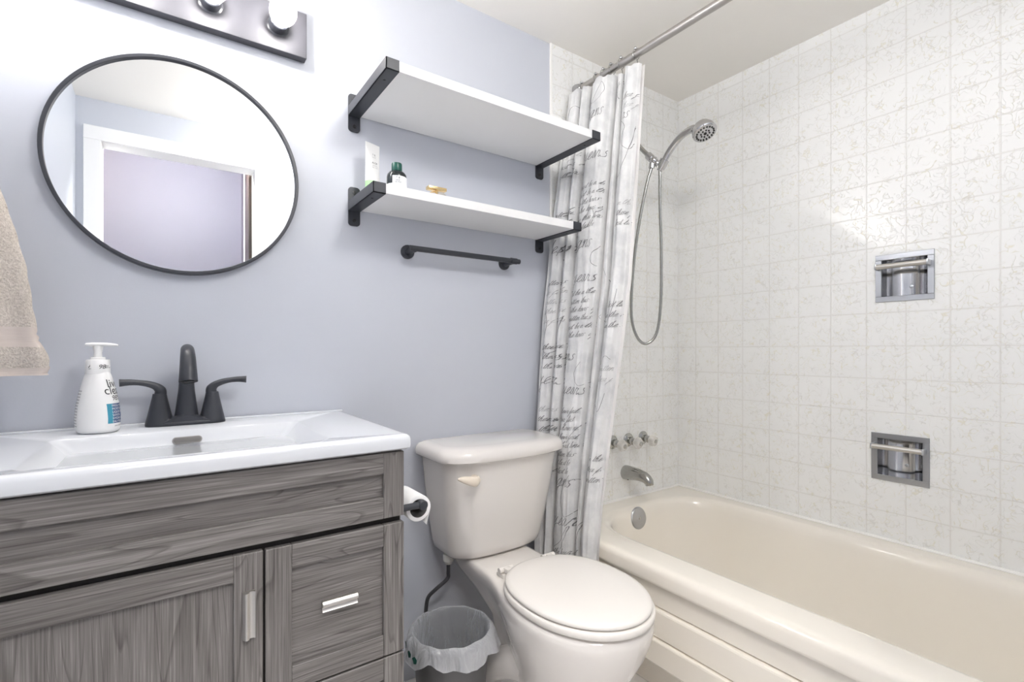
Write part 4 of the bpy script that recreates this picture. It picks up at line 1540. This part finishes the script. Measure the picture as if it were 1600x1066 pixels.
# plain liner behind it: peeps out along the free edge
bm = bmesh.new()
rows = []
for j in range(61):
    z = 0.12 + (1.986 - 0.12) * j / 60
    row = []
    for i in range(71):
        s = i / 70
        A = V(ax_(z) + 0.030, D - 0.02, 0)
        Bp = V(bx_(z) + 0.012, by_(z) - 0.0105, 0)
        p = A + (Bp - A) * s
        d = (Bp - A).normalized()
        n = V(d.y, -d.x, 0)
        if n.x > 0:
            n = -n
        p = p - n * (0.022 * (1 - s) ** 0.5) + n * (0.004 * math.sin(s * 40 + z) * (1 - s))
        row.append(V(p.x, p.y, z))
    rows.append(row)
loft(bm, rows, False, False, False)
ln = finish('curtain_liner', bm, M['liner'], (1.27, 1.25, 0.12), None, True, 80)
tag(ln, 'plain white liner showing along the free edge of the printed curtain', 'curtain liner')

# rings: the wire loop over the rod, a bead on top and the hook end below
def ring_thing(y, label, tilt):
    c = V(RX, y, RZ)
    g = Thing('curtain_ring', label, 'curtain ring', (RX, y, RZ), 'metal roller rings on the curtain rod')
    bm = bmesh.new()
    pts = []
    for k in range(25):
        a_ = math.radians(-70 + 320 * k / 24)
        pts.append(c + V(math.cos(a_) * 0.0165, tilt * math.sin(a_) * 0.006, math.sin(a_) * 0.0165))
    tube(bm, pts, 0.0013, 8)
    tube(bm, spline([pts[0], c + V(0.006, -0.002 - tilt * 0.004, -0.024), c + V(0.0, -0.004, -0.036), c + V(-0.004, -0.002, -0.043), c + V(-0.007, -0.001, -0.037)], 5), 0.0013, 8)
    g.part('wire', bm, M['chrome_dull'])
    for q in (-0.5, 0.5):
        bm = bmesh.new()
        sphere(bm, c + V(q * 0.012, tilt * 0.006, 0.0185 - abs(q) * 0.002), 0.0056, 1, 1, 1, 12, 8)
        g.part('bead', bm, M['chrome'])
    return g


RL = ['curtain ring nearest the doorway, at the curtain\'s free edge', 'second curtain ring from the curtain\'s free edge', 'third curtain ring from the curtain\'s free edge', 'fourth curtain ring from the curtain\'s free edge', 'fifth curtain ring from the curtain\'s free edge', 'curtain ring nearest the back wall, beside the rod end']
for (y_, lab) in zip((1.128, 1.195, 1.238, 1.282, 1.315, 1.392), RL):
    ring_thing(y_, lab, rnd.uniform(-1, 1))

# ------------------------------------------------------------------ hand shower
SX = 1.55
sh = Thing('hand_shower', 'chrome hand shower with a looped hose on the tiled end wall', 'shower', (SX, D, 1.88))
YW = D - 0.006
bm = bmesh.new()
tube(bm, spline([(SX, YW, 1.885), (SX, YW - 0.04, 1.884), (SX, YW - 0.085, 1.858), (SX, YW - 0.135, 1.802), (SX, YW - 0.170, 1.765)], 6), 0.0085, 16)
arm = sh.part('shower_arm', bm, M['chrome_dull'])
bm = bmesh.new()
lathe(bm, [(0.03, 0), (0.029, 0.004), (0.014, 0.010), (0.010, 0.012)], (SX, YW, 1.885), (0, -1, 0), 28)
sh.part('rosette', bm, M['chrome_dull'], arm)
bk = V(SX, 1.242, 1.750)
bm = bmesh.new()
lathe(bm, [(0.012, -0.012), (0.015, -0.010), (0.015, 0.016), (0.011, 0.020)], (SX, 1.262, 1.772), (0, -0.68, -0.73), 20)      # swivel nut
sphere(bm, (SX, 1.243, 1.752), 0.016, 1, 1, 1, 18, 12)
lathe(bm, [(0.0085, -0.002), (0.0115, 0.0), (0.0115, 0.018), (0.008, 0.020)], (SX - 0.004, 1.248, 1.742), (0, 0.15, -1), 18)   # outlet
br_ = sh.part('bracket', bm, M['chrome'])
hd = V(0, -0.62, 0.78).normalized()
h0 = V(SX + 0.016, 1.222, 1.722)
bm = bmesh.new()
tube(bm, [h0 - hd * 0.004, h0 + hd * 0.032], [0.0165, 0.0180], 20)
sphere(bm, (SX + 0.008, 1.234, 1.740), 0.013, 1, 1, 1, 14, 10)
sh.part('cradle', bm, M['chrome'], br_)
bm = bmesh.new()
hc = V(SX + 0.010, 1.033, 1.787)
gp = spline([h0 - hd * 0.012, h0 + hd * 0.03, V(SX + 0.016, 1.176, 1.778), V(SX + 0.014, 1.128, 1.810), V(SX + 0.012, 1.080, 1.818), hc + V(0, 0.028, 0.020)], 6)
m_ = len(gp)
tube(bm, gp, [interp([(0, 0.0105), (0.3, 0.0120), (0.7, 0.0128), (1.0, 0.0150)], i / (m_ - 1)) for i in range(m_)], 20)
hn = sh.part('handle', bm, M['chrome'])
fd = V(-0.10, -0.42, -0.90).normalized()
bm = bmesh.new()
lathe(bm, [(0.0, -0.034), (0.016, -0.032), (0.029, -0.024), (0.038, -0.010), (0.042, 0.004), (0.0425, 0.010), (0.040, 0.014), (0.036, 0.0155), (0.0, 0.0155)], hc + V(0, 0, 0.008), fd, 40)
hd_ = sh.part('shower_head', bm, M['chrome'], hn)
bm = bmesh.new()
fc = hc + V(0, 0, 0.008) + fd * 0.0155
fu = fd.orthogonal().normalized()
fw = fd.cross(fu)
for rr0, cnt, sz in ((0.0, 1, 0.006), (0.015, 8, 0.0034), (0.030, 18, 0.0036)):
    for k in range(cnt):
        a_ = 2 * PI * k / cnt
        lathe(bm, [(sz, -0.001), (sz * 0.9, 0.0018), (0, 0.002)], fc + (fu * math.cos(a_) + fw * math.sin(a_)) * rr0, fd, 8)
sh.part('nozzles', bm, M['dark_gap'], hd_, 'dark rubber spray nozzles')
bm = bmesh.new()
hp_ = spline([(SX - 0.004, 1.251, 1.724), (SX - 0.012, 1.268, 1.66), (SX - 0.022, 1.300, 1.50), (SX - 0.026, 1.325, 1.32), (SX - 0.022, 1.335, 1.16), (SX - 0.002, 1.325, 1.075), (SX + 0.030, 1.305, 1.045), (SX + 0.062, 1.280, 1.085),
              (SX + 0.066, 1.262, 1.20), (SX + 0.052, 1.248, 1.40), (SX + 0.028, 1.235, 1.58), (SX + 0.016, 1.226, 1.69), (SX + 0.016, 1.226, 1.716)], 12)
tube(bm, hp_, [0.0058 + 0.0005 * (i % 2) for i in range(len(hp_))], 12)
sh.part('hose', bm, M['chrome_dull'], label='grey metal hose')

# ------------------------------------------------------------------ tub valves and spout
def crystal_handle(x, label, kind):
    g = Thing('tub_valve', label, 'tub valve', (x, YW, 0.638), 'tub valves in a row above the spout')
    ax = V(0, -1, -0.10).normalized()
    o = V(x, YW, 0.640)
    bm = bmesh.new()
    lathe(bm, [(0.028, 0.0), (0.028, 0.004), (0.023, 0.009), (0.012, 0.012)], (x, YW, 0.640), (0, -1, 0), 32)
    g.part('escutcheon', bm, M['chrome_dull'])
    bm = bmesh.new()
    lathe(bm, [(0.013, 0.008), (0.015, 0.012), (0.015, 0.032), (0.010, 0.036), (0.010, 0.044)], o, ax, 20)
    g.part('stem', bm, M['chrome_dull'])
    bm = bmesh.new()
    n = 40
    u, w = frame(ax, V(0, 0, 1))
    rg = []
    for r_, h_, am in ((0.010, 0.040, 0.0), (0.018, 0.043, 0.05), (0.023, 0.052, 0.10), (0.0225, 0.062, 0.10), (0.018, 0.068, 0.06), (0.011, 0.070, 0.0)):
        rg.append([o + ax * h_ + (u * math.cos(2 * PI * k / n) + w * math.sin(2 * PI * k / n)) * r_ * (1 + am * math.cos(2 * PI * k / n * (4 if kind else 5))) for k in range(n)])
    loft(bm, rg)
    kn = g.part('knob', bm, M['crystal'], label='clear acrylic knob')
    bm = bmesh.new()
    lathe(bm, [(0.009, 0.066), (0.009, 0.0712), (0.007, 0.0722), (0.0, 0.0722)], o, ax, 20)
    g.part('button', bm, M['chrome_dull'], kn)
    return g


crystal_handle(1.512, 'left tub valve with clear knob, half behind the curtain', 0)
crystal_handle(1.608, 'middle tub valve with clear knob, between its two neighbours', 1)
crystal_handle(1.702, 'right tub valve with clear knob, nearest the tub corner', 0)
sp = Thing('tub_spout', 'grey metal tub spout below the three valves', 'tub spout', (1.592, YW, 0.505))
bm = bmesh.new()
pth = spline([(1.592, YW + 0.001, 0.505), (1.593, YW - 0.03, 0.507), (1.596, YW - 0.065, 0.507), (1.599, YW - 0.098, 0.501), (1.600, YW - 0.116, 0.489), (1.600, YW - 0.121, 0.474)], 7)
m_ = len(pth)
tube(bm, pth, [interp([(0, 0.030), (0.06, 0.030), (0.35, 0.0255), (0.75, 0.0195), (1.0, 0.0155)], i / (m_ - 1)) for i in range(m_)], 24)
sp.part('spout_body', bm, M['chrome_dull'], angle=60)
bm = bmesh.new()
lathe(bm, [(0.0035, 0), (0.0035, 0.002), (0, 0.0025)], (1.584, YW - 0.022, 0.480), (-0.2, -0.2, -1), 10)
sp.part('set_screw', bm, M['black_screw'])


# ------------------------------------------------------------------ recessed soap dishes
def dish(cy, cz, label):
    g = Thing('soap_dish', label, 'soap dish', (XR, cy, cz), 'recessed steel soap dishes')
    o = 0.0778
    i = 0.060
    bm = bmesh.new()
    xf = XR - 0.004
    for (y0, y1, z0, z1) in ((-o, o, i, o), (-o, o, -o, -i), (-o, -i, -i, i), (i, o, -i, i)):
        box(bm, (xf, cy + y0, cz + z0), (XR - 0.0003, cy + y1, cz + z1), 0.0012, 1)
    g.part('frame', bm, M['brushed'], angle=20)
    bm = bmesh.new()                                # curved pocket
    rows = []
    for j in range(9):
        z_ = cz - i - 0.004 + (2 * i + 0.008) * j / 8
        row = []
        for k in range(17):
            t_ = -1 + 2 * k / 16
            dep = 0.055 * max(0.0, 1 - abs(t_) ** 2.4) ** 0.6
            row.append(V(XR - 0.001 + dep, cy + t_ * (i + 0.003), z_))
        rows.append(row)
    loft(bm, rows, False, False, False)
    for zz in (rows[0], rows[-1]):
        bm.faces.new([bm.verts.new(p) for p in zz])
    pk = g.part('pocket', bm, M['chrome'], angle=50)
    bm = bmesh.new()
    lathe(bm, [(0.0055, 0.0), (0.0055, 0.0015), (0.004, 0.002), (0.0, 0.002)], (XR + 0.0535, cy - 0.004, cz - 0.028), (-1, 0, 0), 20)
    g.part('screw', bm, M['brushed'], pk)
    bm = bmesh.new()
    zb_ = cz + 0.036
    tube(bm, [(XR - 0.030, cy - 0.0665, zb_), (XR - 0.030, cy + 0.0665, zb_)], 0.0085, 18)
    g.part('grab_bar', bm, M['satin'])
    for sg in (-1, 1):
        bm = bmesh.new()
        box(bm, (XR - 0.038, cy + sg * 0.0675 - 0.003, zb_ - 0.0095), (XR - 0.003, cy + sg * 0.0675 + 0.003, zb_ + 0.0095), 0.0025)
        g.part('bar_end', bm, M['brushed'])
    return g


dish(DISH[0][0], DISH[0][1], 'upper recessed steel soap dish with a bar, high on the tiled wall')
dish(DISH[1][0], DISH[1][1], 'lower recessed steel soap dish with a bar, just above the tub')

# ------------------------------------------------------------------ unseen globe light added near the doorway to brighten the room
cl = Thing('fill_globe', 'round white globe added as fill light near the doorway, above the view', 'fill light', (0.62, 0.22, CZ))
bm = bmesh.new()
lathe(bm, [(0.065, 0.0), (0.065, 0.012), (0.045, 0.022), (0.018, 0.026), (0.018, 0.045), (0.05, 0.052), (0.05, 0.060)], (0.62, 0.22, CZ), (0, 0, -1), 32)
cl.part('fitting', bm, M['white_trim'])
bm = bmesh.new()
sphere(bm, (0.62, 0.22, CZ - 0.150), 0.105, 1, 1, 0.95, 32, 20)
cl.part('diffuser', bm, M['lamp'])
